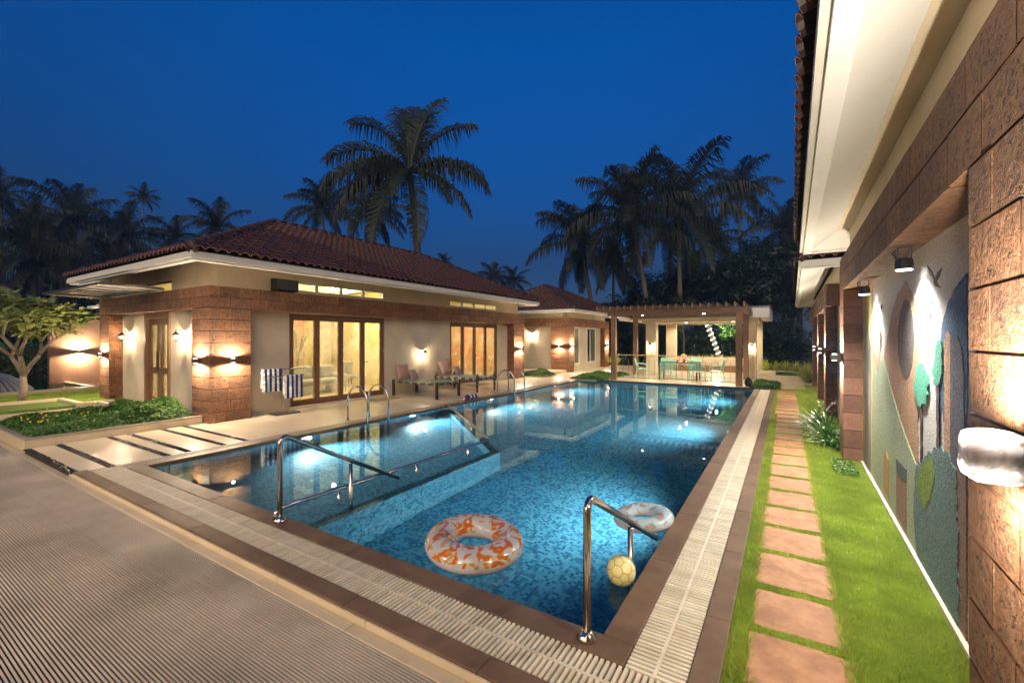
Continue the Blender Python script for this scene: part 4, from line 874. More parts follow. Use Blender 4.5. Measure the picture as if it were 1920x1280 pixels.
# underwater lamps
def poollamp(label, x, y, z, nx, e):
    t = thing('underwater_lamp', label, 'pool lamp', (x, y, z), 'round underwater lamps in the pool walls')
    part('rim', MB().lathe((x, y, z), [(.13, 0), (.13, nx * .012), (.10, nx * .02)], 20, 'x'), 'steel', t); part('lens', MB().lathe((x, y, z), [(.10, nx * .021), (.001, nx * .03)], 20, 'x'), 'glow_pool', t)
    light('SPOT', (x + nx * .06, y, z), e, t, (.80, .97, 1.0), .05, 140, .9, (nx, 0, -.22))
PE = 88
poollamp('underwater lamp in the left pool wall near the shallow end', PX0, 4.9, -.20, 1, PE * .65); poollamp('added underwater lamp in the left pool wall where the shallow part ends', PX0, 7.6, -.20, 1, PE * .65); poollamp('underwater lamp in the left pool wall below the string cots', PX0, 10.9, -.24, 1, PE); poollamp('underwater lamp in the left pool wall toward the far ladder', PX0, 15.2, -.24, 1, PE)  # lamp where the shallow part ends is added to brighten the shallow floor
poollamp('underwater lamp in the right pool wall near the small float', PX1, 5.3, -.24, -1, PE * .8); poollamp('underwater lamp in the middle of the right pool wall', PX1, 10.2, -.24, -1, PE); poollamp('underwater lamp in the right pool wall at the far end', PX1, 15.0, -.24, -1, PE)

# ------------------------------------------------------------------ pool fittings
def arc(c, r, a0, a1, n, ax):
    out = []
    for i in range(n + 1):
        a = R_(a0 + (a1 - a0) * i / n); q = (r * math.cos(a), r * math.sin(a))
        out.append((c[0] + (q[0] if ax == 'x' else 0), c[1] + (q[0] if ax == 'y' else 0), c[2] + q[1]))
    return out
def loops(label, ya, yb):
    t = thing('pool_ladder', label, 'ladder', (-7.6, (ya + yb) / 2, 0), 'looped steel ladders at the left pool edge')
    for y in (ya, yb):
        p = [(-7.97, y, 0), (-7.97, y, .42)] + arc((-7.655, y, .42), .315, 180, 0, 14, 'x')[1:] + [(-7.34, y, -.9)]
        part('rail', MB().tube(p, .022, 12), 'steel', t, True); part('flange', MB().lathe((-7.97, y, 0), [(.045, 0), (.045, .012), (.025, .02)], 14), 'steel', t, True)
    for z in (-.3, -.6, -.85): part('tread', MB().box(-7.42, -7.3, ya, yb, z - .02, z), 'steel', t)
loops('pair of looped steel ladder rails near the glazed doors', 6.16, 6.72); loops('far pair of looped steel ladder rails beside the far laterite pillar', 11.95, 12.6)
def handrail(label, x, ybase):
    t = thing('pool_handrail', label, 'handrail', (x, ybase, 0), 'sloping steel handrails at the near pool edge'); r = .024
    pts = [(x, ybase, 0), (x, ybase, .74)] + [(x, ybase + .055 - .055 * math.cos(R_(a)), .74 + .055 * math.sin(R_(a))) for a in (20, 45, 70, 95, 118)] + [(x + .03, ybase + 1.50, .015)]
    part('rail', MB().tube(pts, r, 14), 'steel', t, True); part('post', MB().tube([(x + .015, ybase + .80, .36), (x + .015, ybase + .80, -.62)], r * .9, 12), 'steel', t, True)
    part('flange', MB().lathe((x, ybase, 0), [(.055, 0), (.055, .012), (.035, .03), (.028, .045)], 16), 'steel', t, True)
handrail('sloping steel handrail at the near right corner of the pool, beside the ball', -.985, 2.42); handrail('sloping steel handrail in the middle of the near pool edge, beside the low rail', -4.13, 2.42)
t = thing('divider_rail', 'low steel rail just above the water dividing off the shallow pool', 'rail', (-4.15, 4.2, -.05))
part('rail', MB().tube([(-4.2, 2.41, .0), (-4.2, 2.42, .06), (-4.18, 2.47, .10), (-4.17, 2.56, .11), (-4.15, 5.94, .085), (-4.17, 6.0, .085), (-4.22, 6.05, .085), (-7.30, 8.62, .085), (-7.37, 8.68, .07), (-7.40, 8.71, .0)], .02, 12), 'steel', t, True)
for q in ((-4.16, 3.1), (-4.16, 4.3), (-4.16, 5.4), (-5.2, 6.87), (-6.3, 7.79)): part('post', MB().tube([(q[0], q[1], .08), (q[0], q[1], -.16)], .018, 10), 'steel', t, True)
def torus(cx, cy, cz, R, r, n=48, m=20, flat=.78, wr=.0):
    mb = MB()
    for i in range(n):
        a = 2 * math.pi * i / n
        for k in range(m):
            b = 2 * math.pi * k / m; w = 1 + (wr * math.sin(a * 23) if abs(math.sin(b)) < .8 else 0)
            mb.v.append((cx + (R + r * math.cos(b) * w) * math.cos(a), cy + (R + r * math.cos(b) * w) * math.sin(a), cz + r * flat * math.sin(b)))
    for i in range(n):
        for k in range(m): mb.f.append((i * m + k, ((i + 1) % n) * m + k, ((i + 1) % n) * m + (k + 1) % m, i * m + (k + 1) % m))
    return mb
def ring(label, c, R, r, pm, tilt):
    t = thing('swim_ring', label, 'swim ring', c, 'inflatable rings on the pool'); t.rotation_euler = tilt
    full = torus(c[0], c[1], c[2], R, r, wr=.012); top = MB(); bot = MB(); top.v = full.v; bot.v = full.v
    top.f = [f for f in full.f if np.mean([full.v[i][2] for i in f]) > c[2] - r * .12]; bot.f = [f for f in full.f if f not in set(top.f)]
    part('printed_top', top, pm, t, True); part('clear_underside', bot, 'ring_clear', t, True)
    part('valve', MB().tube([(c[0] + R, c[1] - .02, c[2] + r * .7), (c[0] + R, c[1] - .02, c[2] + r * .85)], .012, 8), 'ring_clear', t)
ring('large clear swim ring printed with orange blossoms, floating near the front edge', (-2.22, 2.98, .045), .29, .125, 'ring_print', (R_(2), R_(3), .4))
ring('small clear swim ring with pale floral print, against the right pool edge', (-1.17, 4.30, .02), .20, .085, 'ring_print_pale', (R_(-4), R_(-5), 1.))
# ball with panel lines
t = thing('pool_ball', 'pale yellow ball with hexagon seams floating beside the right handrail', 'ball', (-1.02, 3.16, .05))
sp = MB(); cb = Vector((-1.02, 3.16, .055)); rb = .105; n = 20
for i in range(n + 1):
    a = math.pi * i / n
    for k in range(2 * n): b = math.pi * k / n; sp.v.append((cb.x + rb * math.sin(a) * math.cos(b), cb.y + rb * math.sin(a) * math.sin(b), cb.z + rb * math.cos(a)))
for i in range(n):
    for k in range(2 * n): sp.f.append((i * 2 * n + k, (i + 1) * 2 * n + k, (i + 1) * 2 * n + (k + 1) % (2 * n), i * 2 * n + (k + 1) % (2 * n)))
bo = part('skin', sp, 'ball_yellow', t, True)
ph = (1 + 5 ** .5) / 2; ico = [Vector(v).normalized() for a in (-1, 1) for b in (-ph, ph) for v in ((0, a, b), (a, b, 0), (b, 0, a))]
tri = []; dd = min((a - b).length for a in ico for b in ico if a != b)
ed = [(a, b) for i, a in enumerate(ico) for b in ico[i + 1:] if abs((a - b).length - dd) < .01]
pts = {}
se = MB()
for a, b in ed: se.tube([cb + (a * (1 - q) + b * q).normalized() * rb for q in (1 / 3, .5, 2 / 3)], .0016, 4, False)
for v in ico:
    ns = [b if a == v else a for a, b in ed if v in (a, b)]; q = [(v * 2 + w).normalized() for w in ns]
    for i in range(5):
        for j in range(i):
            if (q[i] - q[j]).length < .42: se.tube([cb + q[i] * rb, cb + (q[i] + q[j]).normalized() * rb, cb + q[j] * rb], .0016, 4, False)
part('seams', se, 'ball_line', t)
# floor-level things by the house
def cot(label, xh, yc, posts, wd=1.0, ln=1.75, group='string cots outside the doors', turned=False):
    """string cot, head at the wall"""
    t = thing('string_cot', label, 'cot', (xh + ln / 2, yc, 0), group); h = .43
    for (px, py) in ((xh, yc - wd / 2), (xh, yc + wd / 2), (xh + ln, yc - wd / 2), (xh + ln, yc + wd / 2)):
        if turned: part('leg', MB().lathe((px, py, 0), [(.03, 0), (.036, .06), (.024, .10), (.045, .20), (.03, .28), (.05, .34), (.062, .40), (.062, .50), (.045, .53), (.03, .55), (.035, .58), (.01, .62)], 14), 'wood_dark', t, True)
        else: part('leg', MB().prism([(px - .035, py - .035), (px + .035, py - .035), (px + .035, py + .035), (px - .035, py + .035)], 'z', 0, h + .07), 'wood_dark', t, bevel=.008)
    part('side_rail', MB().tube([(xh, yc - wd / 2, h), (xh + ln, yc - wd / 2, h)], .026, 8), 'wood_dark', t); part('side_rail', MB().tube([(xh, yc + wd / 2, h), (xh + ln, yc + wd / 2, h)], .026, 8), 'wood_dark', t)
    part('end_rail', MB().tube([(xh, yc - wd / 2, h), (xh, yc + wd / 2, h)], .026, 8), 'wood_dark', t); part('end_rail', MB().tube([(xh + ln, yc - wd / 2, h), (xh + ln, yc + wd / 2, h)], .026, 8), 'wood_dark', t)
    cols = ['strap_blue', 'strap_yellow', 'strap_blue', 'wood_dark'] if not turned else ['strap_pale', 'strap_pale', 'strap_blue', 'wood_dark']
    n = 22
    for i in range(n):
        x = xh + .06 + (ln - .12) * i / (n - 1); part('strap', MB().box(x - .022, x + .022, yc - wd / 2 - .03, yc + wd / 2 + .03, h + .022, h + .028).box(x - .022, x + .022, yc - wd / 2 - .032, yc - wd / 2 - .026, h - .03, h + .028), cols[i % 4], t)
    m_ = 13
    for i in range(m_):
        y = yc - wd / 2 + .05 + (wd - .1) * i / (m_ - 1); part('strap', MB().box(xh - .03, xh + ln + .03, y - .02, y + .02, h + .029, h + .034).box(xh + ln + .026, xh + ln + .032, y - .02, y + .02, h - .03, h + .034), cols[(i + 1) % 4], t)
    return t
cot('string cot with straight black legs and blue and yellow straps', -10.25, 10.1, None); cot('string cot with turned dark legs, farther from the towel stand', -10.25, 12.05, None, turned=True)
def cushion(label, c, s, rot, mat):
    mb = MB(); n = 10
    for f in (1, -1):
        for i in range(n + 1):
            for k in range(n + 1):
                u, w = i / n * 2 - 1, k / n * 2 - 1; th = .17 * ((1 - u * u) * (1 - w * w)) ** .38; pin = 1 - .07 * (1 - abs(w)) * abs(u) ** 2; mb.v.append((f * th * s, u * s * .5 * (1 - .08 * (1 - w * w)), w * s * .5 * (1 - .08 * (1 - u * u))))
    m2 = (n + 1) ** 2
    for i in range(n):
        for k in range(n):
            q = (i * (n + 1) + k, (i + 1) * (n + 1) + k, (i + 1) * (n + 1) + k + 1, i * (n + 1) + k + 1); mb.f.append(q); mb.f.append(tuple(m2 + z for z in q[::-1]))
    o = link('cushion', mb.mesh('cushion', (0, 0, 0), True), mat); o.location = c; o.rotation_euler = rot; tag(o, label, 'cushion', 'cushions on the string cots')
cushion('large patterned cushion leaning at the head of the straight-legged cot', (-10.10, 9.85, .73), .50, (0, R_(-24), R_(-6)), 'cushion'); cushion('small checked cushion in front on the straight-legged cot', (-9.86, 10.05, .64), .36, (0, R_(-30), R_(5)), 'cushion_small')
cushion('large patterned cushion leaning at the head of the turned-leg cot', (-10.10, 11.85, .76), .52, (R_(10), R_(-22), R_(-8)), 'cushion'); cushion('small checked cushion in front on the turned-leg cot', (-9.85, 12.2, .64), .36, (0, R_(-30), R_(4)), 'cushion_small')
# towel stand and towels
t = thing('towel_stand', 'low steel towel stand with dark base against the cream wall', 'towel stand', (-9.95, 5.95, 0))
part('base', MB().box(-10.12, -9.80, 5.66, 6.24, 0, .035), 'steel_dark', t, bevel=.005)
part('post', MB().tube([(-9.95, 5.88, .03), (-9.95, 5.88, 1.04)], .016, 8), 'steel', t); part('post', MB().tube([(-9.88, 6.02, .03), (-9.88, 6.02, .88)], .016, 8), 'steel', t)
part('bar', MB().tube([(-9.97, 5.40, 1.04), (-9.97, 6.50, 1.04)], .014, 8), 'steel', t); part('bar', MB().tube([(-9.84, 5.55, .885), (-9.84, 6.35, .885)], .014, 8), 'steel', t)
def towel(label, x, y0, y1, ztop, drop, n=8):
    t = thing('striped_towel', label, 'towel', (x, (y0 + y1) / 2, ztop), 'navy and white striped towels on the stand'); w = (y1 - y0) / n
    def wav(y, z): return .012 * math.sin(y * 24 + z * 3) * min(1, (ztop - z) * 4)
    for i in range(n):
        a, b = y0 + i * w, y0 + (i + 1) * w; mb = MB(); prof = []
        for sgn, dr in ((1, drop), (-1, drop * .85)):
            col = [(x + sgn * .020, ztop + .012)] + [(x + sgn * (.022 + .01 * q), ztop - dr * q) for q in (.1, .3, .5, .7, .85, 1)]
            for (p, q) in zip(col[:-1], col[1:]):
                for (ya, yb) in ((a, (a + b) / 2), ((a + b) / 2, b)):
                    mb.quad((p[0] + wav(ya, p[1]), ya, p[1]), (p[0] + wav(yb, p[1]), yb, p[1]), (q[0] + wav(yb, q[1]), yb, q[1]), (q[0] + wav(ya, q[1]), ya, q[1]))
        mb.quad((x - .02, a, ztop + .012), (x - .02, b, ztop + .012), (x + .02, b, ztop + .012), (x + .02, a, ztop + .012))
        o = part('stripe', mb, 'towel_navy' if i % 2 else 'towel_white', t, True); so_ = o.modifiers.new('s', 'SOLIDIFY'); so_.thickness = .006
towel('striped towel on the upper bar of the towel stand', -9.97, 5.42, 5.86, 1.045, .50); towel('striped towel on the lower front bar of the towel stand', -9.84, 5.86, 6.30, .89, .52)
t = thing('towel_roll', 'folded navy and white striped towel lying at the pool edge', 'towel', (-7.72, 10.3, 0))
for i in range(6): part('stripe', MB().lathe((-7.75, 10.02 + i * .085, .075), [(.07, 0), (.078, .01), (.078, .075), (.07, .085)], 12, 'y'), 'towel_white' if i % 2 else 'towel_navy', t, True)
t = thing('flower_trinket', 'small red toy lying beside the folded towel at the pool edge', 'toy', (-7.72, 9.9, 0))
part('body', MB().lathe((-7.72, 9.92, 0), [(.02, 0), (.05, .03), (.06, .07), (.02, .11)], 10), 'red_accent', t, True); part('knob', MB().lathe((-7.70, 9.84, 0), [(.01, 0), (.03, .03), (.03, .06), (.005, .09)], 8), 'towel_white', t, True)
for lab, y in (('dark door mat in front of the glazed doors by the ladder', 8.9), ('dark door mat in front of the far glazed doors', 13.6)): solo('door_mat', MB().box(-10.2, -9.7, y - .45, y + .45, .0, .014), 'rug', lab, 'mat', 'door mats', bevel=.004)
# loudspeaker on the laterite band
t = thing('loudspeaker', 'black loudspeaker lying on the laterite band beside the clerestory windows', 'speaker', (-10.22, 6.1, 2.87))
part('cabinet', MB().prism([(-10.36, 2.875), (-10.08, 2.90), (-10.08, 3.16), (-10.36, 3.19)], 'y', 5.84, 6.38), 'black_plastic', t, bevel=.015); part('grille', MB().box(-10.082, -10.072, 5.90, 6.33, 2.92, 3.14), 'iron_paint', t); part('foot', MB().box(-10.3, -10.12, 5.95, 6.0, 2.855, 2.88).box(-10.3, -10.12, 6.2, 6.25, 2.855, 2.88), 'black_plastic', t)
t = thing('security_camera', 'small white security camera at the end of the laterite band', 'camera', (-16.5, 4.4, 2.62)); part('body', MB().tube([(-16.5, 4.42, 2.66), (-16.72, 4.25, 2.63)], .045, 12), 'lamp_white', t); part('bracket', MB().tube([(-16.42, 4.45, 2.72), (-16.55, 4.38, 2.70)], .02, 8), 'lamp_white', t); part('lens', MB().tube([(-16.72, 4.25, 2.63), (-16.73, 4.242, 2.629)], .03, 12), 'black_plastic', t)
# ------------------------------------------------------------------ rooms behind the glass
def sofa(label, x, y0, y1):
    t = thing('sofa', label, 'sofa', (x, (y0 + y1) / 2, .05))
    part('base', MB().box(x - .45, x + .45, y0, y1, .15, .36), 'fabric_grey', t, bevel=.05); part('backrest', MB().box(x - .46, x - .20, y0, y1, .362, .86), 'fabric_grey', t, bevel=.07)
    for ya, yb in ((y0 - .02, y0 + .2), (y1 - .2, y1 + .02)): part('arm', MB().box(x - .44, x + .45, ya, yb, .16, .62), 'fabric_grey', t, bevel=.06)
    n = 3; w = (y1 - y0 - .42) / n
    for i in range(n): part('seat_cushion', MB().box(x - .2, x + .46, y0 + .21 + i * w, y0 + .2 + (i + 1) * w, .365, .50), 'fabric_grey', t, bevel=.05); part('back_cushion', MB().box(x - .21, x - .04, y0 + .22 + i * w, y0 + .19 + (i + 1) * w, .5, .90), 'fabric_grey', t, bevel=.06)
    for px in (x - .4, x + .4):
        for py in (y0 + .05, y1 - .05): part('leg', MB().tube([(px, py, .05), (px, py, .16)], .02, 8), 'wood_dark', t)
sofa('grey upholstered sofa behind the near glazed doors', -12.6, 6.9, 9.4)
t = thing('brick_column', 'orange brick column inside the room behind the near glazed doors', 'column', (-14.9, 9.2, .05)); cc = part('core', MB().box(-15.1, -14.72, 8.9, 9.5, .05, 3.4), 'mortar', t)
for k in range(14): part('brick', MB().box(-15.12, -14.70, 8.88, 9.52, .06 + k * .24, .06 + k * .24 + .225), 'roof_edge', cc)
t = thing('floor_plant', 'tall arching plant in a pot behind the sofa', 'plant', (-13.5, 8.5, .05)); part('pot', MB().lathe((-13.5, 8.5, .05), [(.12, 0), (.18, .3), (.17, .32)], 14), 'lamp_white', t, True)
for k in range(7): a = k * .9; part('stem', MB().tube([(-13.5, 8.5, .35), (-13.5 + .05 * math.cos(a), 8.5 + .05 * math.sin(a), 1.2), (-13.5 + .25 * math.cos(a), 8.5 + .25 * math.sin(a), 1.75 + .05 * k), (-13.5 + .45 * math.cos(a), 8.5 + .45 * math.sin(a), 1.7 + .05 * k)], [.012, .012, .03, .004], 5), 'leaf_mid', t)
t = thing('lounge_chair', 'grey lounge chair seen through the door pane nearest the ladder', 'chair', (-13.2, 10.3, .05)); part('seat', MB().box(-13.5, -12.9, 10.0, 10.6, .35, .48), 'fabric_grey', t, bevel=.04); part('backrest', MB().box(-13.55, -13.4, 10.0, 10.6, .48, .95), 'fabric_grey', t, bevel=.05)
for q in ((-13.45, 10.05), (-12.95, 10.05), (-13.45, 10.55), (-12.95, 10.55)): part('leg', MB().tube([(q[0], q[1], .05), (q[0], q[1], .36)], .02, 6), 'wood_dark', t)
for i, ya in enumerate((5.35, 10.35)):
    mb = MB(); n = 24
    for k in range(n): mb.quad((-15.2 + .03 * (k % 2), ya + k * .026, .06), (-15.2 + .03 * ((k + 1) % 2), ya + (k + 1) * .026, .06), (-15.2 + .03 * ((k + 1) % 2), ya + (k + 1) * .026, 2.6), (-15.2 + .03 * (k % 2), ya + k * .026, 2.6))
    solo('curtain', mb, 'curtain', ['pale curtain at the left end of the living room', 'pale curtain at the right end of the living room'][i], 'curtain', 'curtains')
def pendant(label, x, y, z, e):
    t = thing('pendant_lamp', label, 'lamp', (x, y, z), 'ceiling lamps inside the house'); part('rod', MB().tube([(x, y, 3.46), (x, y, z)], .01, 6), 'steel', t)
    for k in range(5): a = 2 * math.pi * k / 5; part('arm', MB().tube([(x, y, z), (x + .2 * math.cos(a), y + .2 * math.sin(a), z - .03), (x + .28 * math.cos(a), y + .28 * math.sin(a), z + .05)], .008, 5), 'brass_paint', t); part('bulb', MB().lathe((x + .28 * math.cos(a), y + .28 * math.sin(a), z + .05), [(.01, 0), (.03, .03), (.03, .05), (.005, .08)], 8), 'glow_warm', t, True)
    light('POINT', (x, y, z - .15), e, t, (1, .84, .52), .06)
pendant('branched chandelier seen through the near clerestory windows', -12.2, 8.9, 3.02, 48); pendant('branched ceiling lamp in the far room', -12.6, 14.0, 3.0, 40); pendant('ceiling lamp inside behind the side door', -14.2, 7.0, 3.05, 26)
solo('wall_painting', MB().box(-14.6, -11.0, 17.0, 17.04, .25, 2.3), 'painting_orange', 'large orange and ochre wall painting inside the far room', 'painting')
solo('room_screen', MB().box(-12.3, -12.24, 12.0, 13.6, .05, 2.1), 'curtain', 'pale folding screen inside the far room', 'screen', bevel=.01)
# ------------------------------------------------------------------ pergola and dining set
t = thing('pergola', 'brown timber pergola with slatted top over the dining set at the far pool end', 'pergola', (-3.8, 19.4, 0))
for (x, y, w_) in ((-6.09, 17.9, .10), (-1.41, 17.9, .10), (-6.1, 21.1, .10), (-1.41, 21.1, .10)): part('post', MB().box(x - w_, x + w_, y - w_, y + w_, .03, 2.70), 'wood_pergola', t, bevel=.008)
for y in (17.9, 21.1): part('beam', MB().box(-6.35, -1.16, y - .06, y + .06, 2.702, 2.90), 'wood_pergola', t, bevel=.008)
for x in (-6.28, -1.28): part('beam', MB().box(x - .05, x + .05, 17.962, 21.038, 2.74, 2.899), 'wood_pergola', t, bevel=.008)
for i in range(20):
    x = -6.6 + i * .283; part('slat', MB().prism([(x - .022, 2.902), (x + .022, 2.902), (x + .022, 3.06), (x - .022, 3.06)], 'y', 17.25, 21.35), 'wood_pergola', t, bevel=.006)
for x in (-4.9, -2.6): 
    d = part('downlight', MB().lathe((x, 17.9, 2.69), [(.045, 0), (.045, .011)], 12), 'glow_warm', t)
    light('SPOT', (x, 17.95, 2.66), 55, t, (1, .84, .60), .04, 130, .6, (0, .25, -1))
t = thing('balustrade', 'gilt metal balustrade with open rectangles between the front pergola posts', 'railing', (-3.75, 17.78, .03))
part('top_rail', MB().tube([(-5.98, 17.9, 1.08), (-1.52, 17.9, 1.08)], .016, 6), 'brass_paint', t); part('bottom_rail', MB().tube([(-5.98, 17.9, .16), (-1.52, 17.9, .16)], .014, 6), 'brass_paint', t)
for x in (-5.98, -1.52): part('end_post', MB().tube([(x, 17.9, .03), (x, 17.9, 1.08)], .016, 6), 'brass_paint', t)
x = -5.7
while x < -1.8:
    part('baluster_frame', MB().tube([(x, 17.9, .16), (x, 17.9, .88), (x + .22, 17.9, .88), (x + .22, 17.9, .16)], .009, 5).tube([(x + .11, 17.9, .88), (x + .11, 17.9, 1.08)], .009, 5), 'brass_paint', t); x += .42
def chair(label, c, rz, mat='mint_paint', dark=False):
    t = thing('metal_chair', label, 'chair', (c[0], c[1], .03), 'mint metal chairs round the dining table'); t.rotation_euler = (0, 0, rz); ORG[t.name] = Vector((0, 0, 0)); m_ = mat
    part('seat', MB().box(-.23, .23, -.22, .22, .425, .44), m_, t, bevel=.01)
    fr = MB().tube([(-.24, -.20, .44), (-.25, -.27, .70), (-.22, -.31, .86), (0, -.32, .88), (.22, -.31, .86), (.25, -.27, .70), (.24, -.20, .44)], .012, 6); part('back_frame', fr, m_, t, True)
    for k in range(5): z = .52 + k * .07; yb = -.215 - (z - .44) * .20; part('back_slat', MB().box(-.235, .235, yb - .006, yb + .006, z, z + .045), m_, t)
    for s_ in (-1, 1):
        part('armrest', MB().tube([(s_ * .25, -.26, .66), (s_ * .285, .0, .65), (s_ * .285, .16, .62), (s_ * .265, .2, .43)], .011, 6), m_, t, True)
        part('leg', MB().tube([(s_ * .22, .2, .43), (s_ * .26, .27, 0)], .012, 6), m_, t); part('leg', MB().tube([(s_ * .22, -.2, .43), (s_ * .25, -.3, 0)], .012, 6), m_, t)
    return t
chair('mint chair at the left end of the dining table, in side view', (-5.25, 19.2), R_(-80)); chair('mint chair on the far side of the table, left of its middle', (-4.55, 20.2), R_(178)); chair('mint chair on the pool side of the table, seen from behind', (-3.95, 18.45), R_(4)); chair('mint chair on the pool side of the table, nearer the right-hand post', (-2.95, 18.5), R_(-6)); chair('mint chair at the right end of the dining table', (-2.35, 19.3), R_(85)); chair('mint chair on the far side of the table, right of its middle', (-3.3, 20.2), R_(182))
t = thing('dining_table', 'dark dining table under the pergola', 'table', (-3.75, 19.3, .03)); part('top', MB().box(-4.55, -2.95, 18.9, 19.75, .75, .79), 'wood_dark', t, bevel=.006)
for q in ((-4.48, 18.96), (-3.02, 18.96), (-4.48, 19.69), (-3.02, 19.69)): part('leg', MB().box(q[0] - .03, q[0] + .03, q[1] - .03, q[1] + .03, .03, .75), 'wood_dark', t)
t = thing('juice_glass', 'tall glass of orange juice on the dining table', 'glass', (-3.8, 19.2, .79)); part('tumbler', MB().lathe((-3.8, 19.2, .79), [(.035, 0), (.045, .2), (.04, .2)], 12), 'lantern_glass', t, True); part('juice', MB().lathe((-3.8, 19.2, .795), [(.033, 0), (.041, .17)], 12), 'juice', t, True)
t = thing('table_flowers', 'small vase of red and white flowers on the dining table', 'vase', (-3.55, 19.25, .79)); part('vase', MB().lathe((-3.55, 19.25, .79), [(.04, 0), (.06, .08), (.03, .16)], 12), 'red_accent', t, True)
for k in range(7): a = k * .9; part('bloom', MB().lathe((-3.55 + .07 * math.cos(a), 19.25 + .07 * math.sin(a), .98 + .03 * (k % 3)), [(.005, 0), (.05, .03), (.035, .07), (.005, .08)], 8), ['towel_white', 'red_accent', 'flower'][k % 3], t, True)
solo('mint_bowl', MB().lathe((-3.3, 19.2, .79), [(.05, 0), (.11, .05), (.13, .10), (.11, .09), (.02, .02)], 14), 'mint_paint', 'mint green bowl on the dining table', 'bowl', smooth=True)
t = thing('garden_speaker', 'small black garden speaker at the foot of the right pergola post', 'speaker', (-1.15, 18.2, -.0)); part('body', MB().lathe((-1.13, 18.05, .03), [(.09, 0), (.13, .1), (.12, .22), (.05, .32), (.01, .34)], 10), 'black_plastic', t); part('base', MB().lathe((-1.13, 18.05, -.003), [(.11, 0), (.11, .03)], 12), 'black_plastic', t)
# ------------------------------------------------------------------ pavilion behind
t = thing('open_pavilion', 'flat-roofed cream pavilion with square columns behind the pergola', 'pavilion', (-3.8, 23.6, 0))
part('floor', MB().box(-7.0, -.75, 21.35, 26.4, -.05, .05), 'deck_slab', t)
for (a, b, y0, y1) in ((-5.72, -5.25, 21.5, 21.95), (-1.40, -1.05, 21.5, 21.95), (-5.6, -5.1, 25.2, 25.65), (-1.35, -.95, 25.2, 25.65)):
    part('column', MB().box(a, b, y0, y1, .051, 2.52), 'plaster', t, bevel=.01)
part('ring_beam', MB().box(-5.9, -.95, 21.46, 21.99, 2.521, 2.64).box(-5.9, -.95, 25.15, 25.7, 2.521, 2.64).box(-5.9, -5.2, 22.0, 25.14, 2.521, 2.64).box(-1.45, -.95, 22.0, 25.14, 2.521, 2.64), 'plaster', t)
part('roof_slab', MB().box(-7.0, -.55, 21.30, 26.4, 2.645, 3.10), 'plaster_white', t, bevel=.01); part('roof_trim', MB().box(-7.05, -.5, 21.25, 26.45, 3.101, 3.14), 'steel_dark', t)
part('ceiling', MB().box(-5.19, -1.46, 22.0, 25.1, 2.60, 2.643), 'plaster_white', t)
part('back_parapet', MB().box(-5.09, -1.36, 25.3, 25.55, .051, .76), 'plaster', t, bevel=.008); part('bench', MB().box(-5.09, -1.36, 24.7, 25.29, .051, .36), 'wood_pergola', t, bevel=.008)
fan = part('fan', MB().lathe((-3.1, 23.4, 2.40), [(.02, .2), (.02, .08), (.09, .06), (.09, 0), (.02, -.03)], 14), 'lamp_white', t, True)
for k in range(3):
    a = 2 * math.pi * k / 3 + .3; u = Vector((math.cos(a), math.sin(a), 0)); v = Vector((-math.sin(a), math.cos(a), 0)); c = Vector((-3.1, 23.4, 2.43))
    part('blade', MB().quad(c + u * .1 - v * .05, c + u * .65 - v * .065, c + u * .65 + v * .065, c + u * .1 + v * .05), 'lamp_white', fan)
for i, (x, y) in enumerate(((-4.4, 22.8), (-2.2, 22.8), (-4.4, 24.4), (-2.2, 24.4))):
    d = thing('ceiling_light', ['ceiling light at the front left of the pavilion ceiling', 'ceiling light at the front right of the pavilion ceiling', 'ceiling light at the back left of the pavilion ceiling', 'ceiling light at the back right of the pavilion ceiling'][i], 'lamp', (x, y, 2.59), 'recessed lights in the pavilion ceiling'); part('lens', MB().lathe((x, y, 2.588), [(.07, 0), (.07, .011)], 14), 'glow_warm', d); part('bezel', MB().lathe((x, y, 2.592), [(.09, 0), (.09, .008)], 14), 'lamp_white', d)
    light('SPOT', (x, y, 2.57), 24, d, (1, .86, .64), .06, 165, .3, (0, 0, -1))
lantern('lantern on the left front column of the pavilion', (-5.48, 21.5, 1.42), (0, -1, 0), 13); lantern('lantern on the right front column of the pavilion', (-1.22, 21.5, 1.42), (0, -1, 0), 13)
# raised green pond on the right
t = thing('raised_pond', 'raised green tiled pond with cream kerb beyond the path', 'pond', (.2, 22.8, 0))
part('kerb', MB().box(-1.0, 1.6, 21.1, 21.3, -.05, .24).box(-1.0, -.35, 21.301, 24.3, -.05, .238).box(1.4, 1.6, 21.301, 24.3, -.05, .238).box(-.349, 1.399, 24.1, 24.3, -.05, .238), 'cream_tile', t, bevel=.006); part('basin', MB().box(-.349, 1.399, 21.301, 24.099, -.05, .12), 'leaf_mid', t); part('water', MB().quad((-.349, 21.301, .215), (1.399, 21.301, .215), (1.399, 24.099, .215), (-.349, 24.099, .215)), 'pond_water', t)
struct('path_kerb', MB().box(-.28, 1.0, 20.32, 20.62, -.1, .02), 'cream_tile')
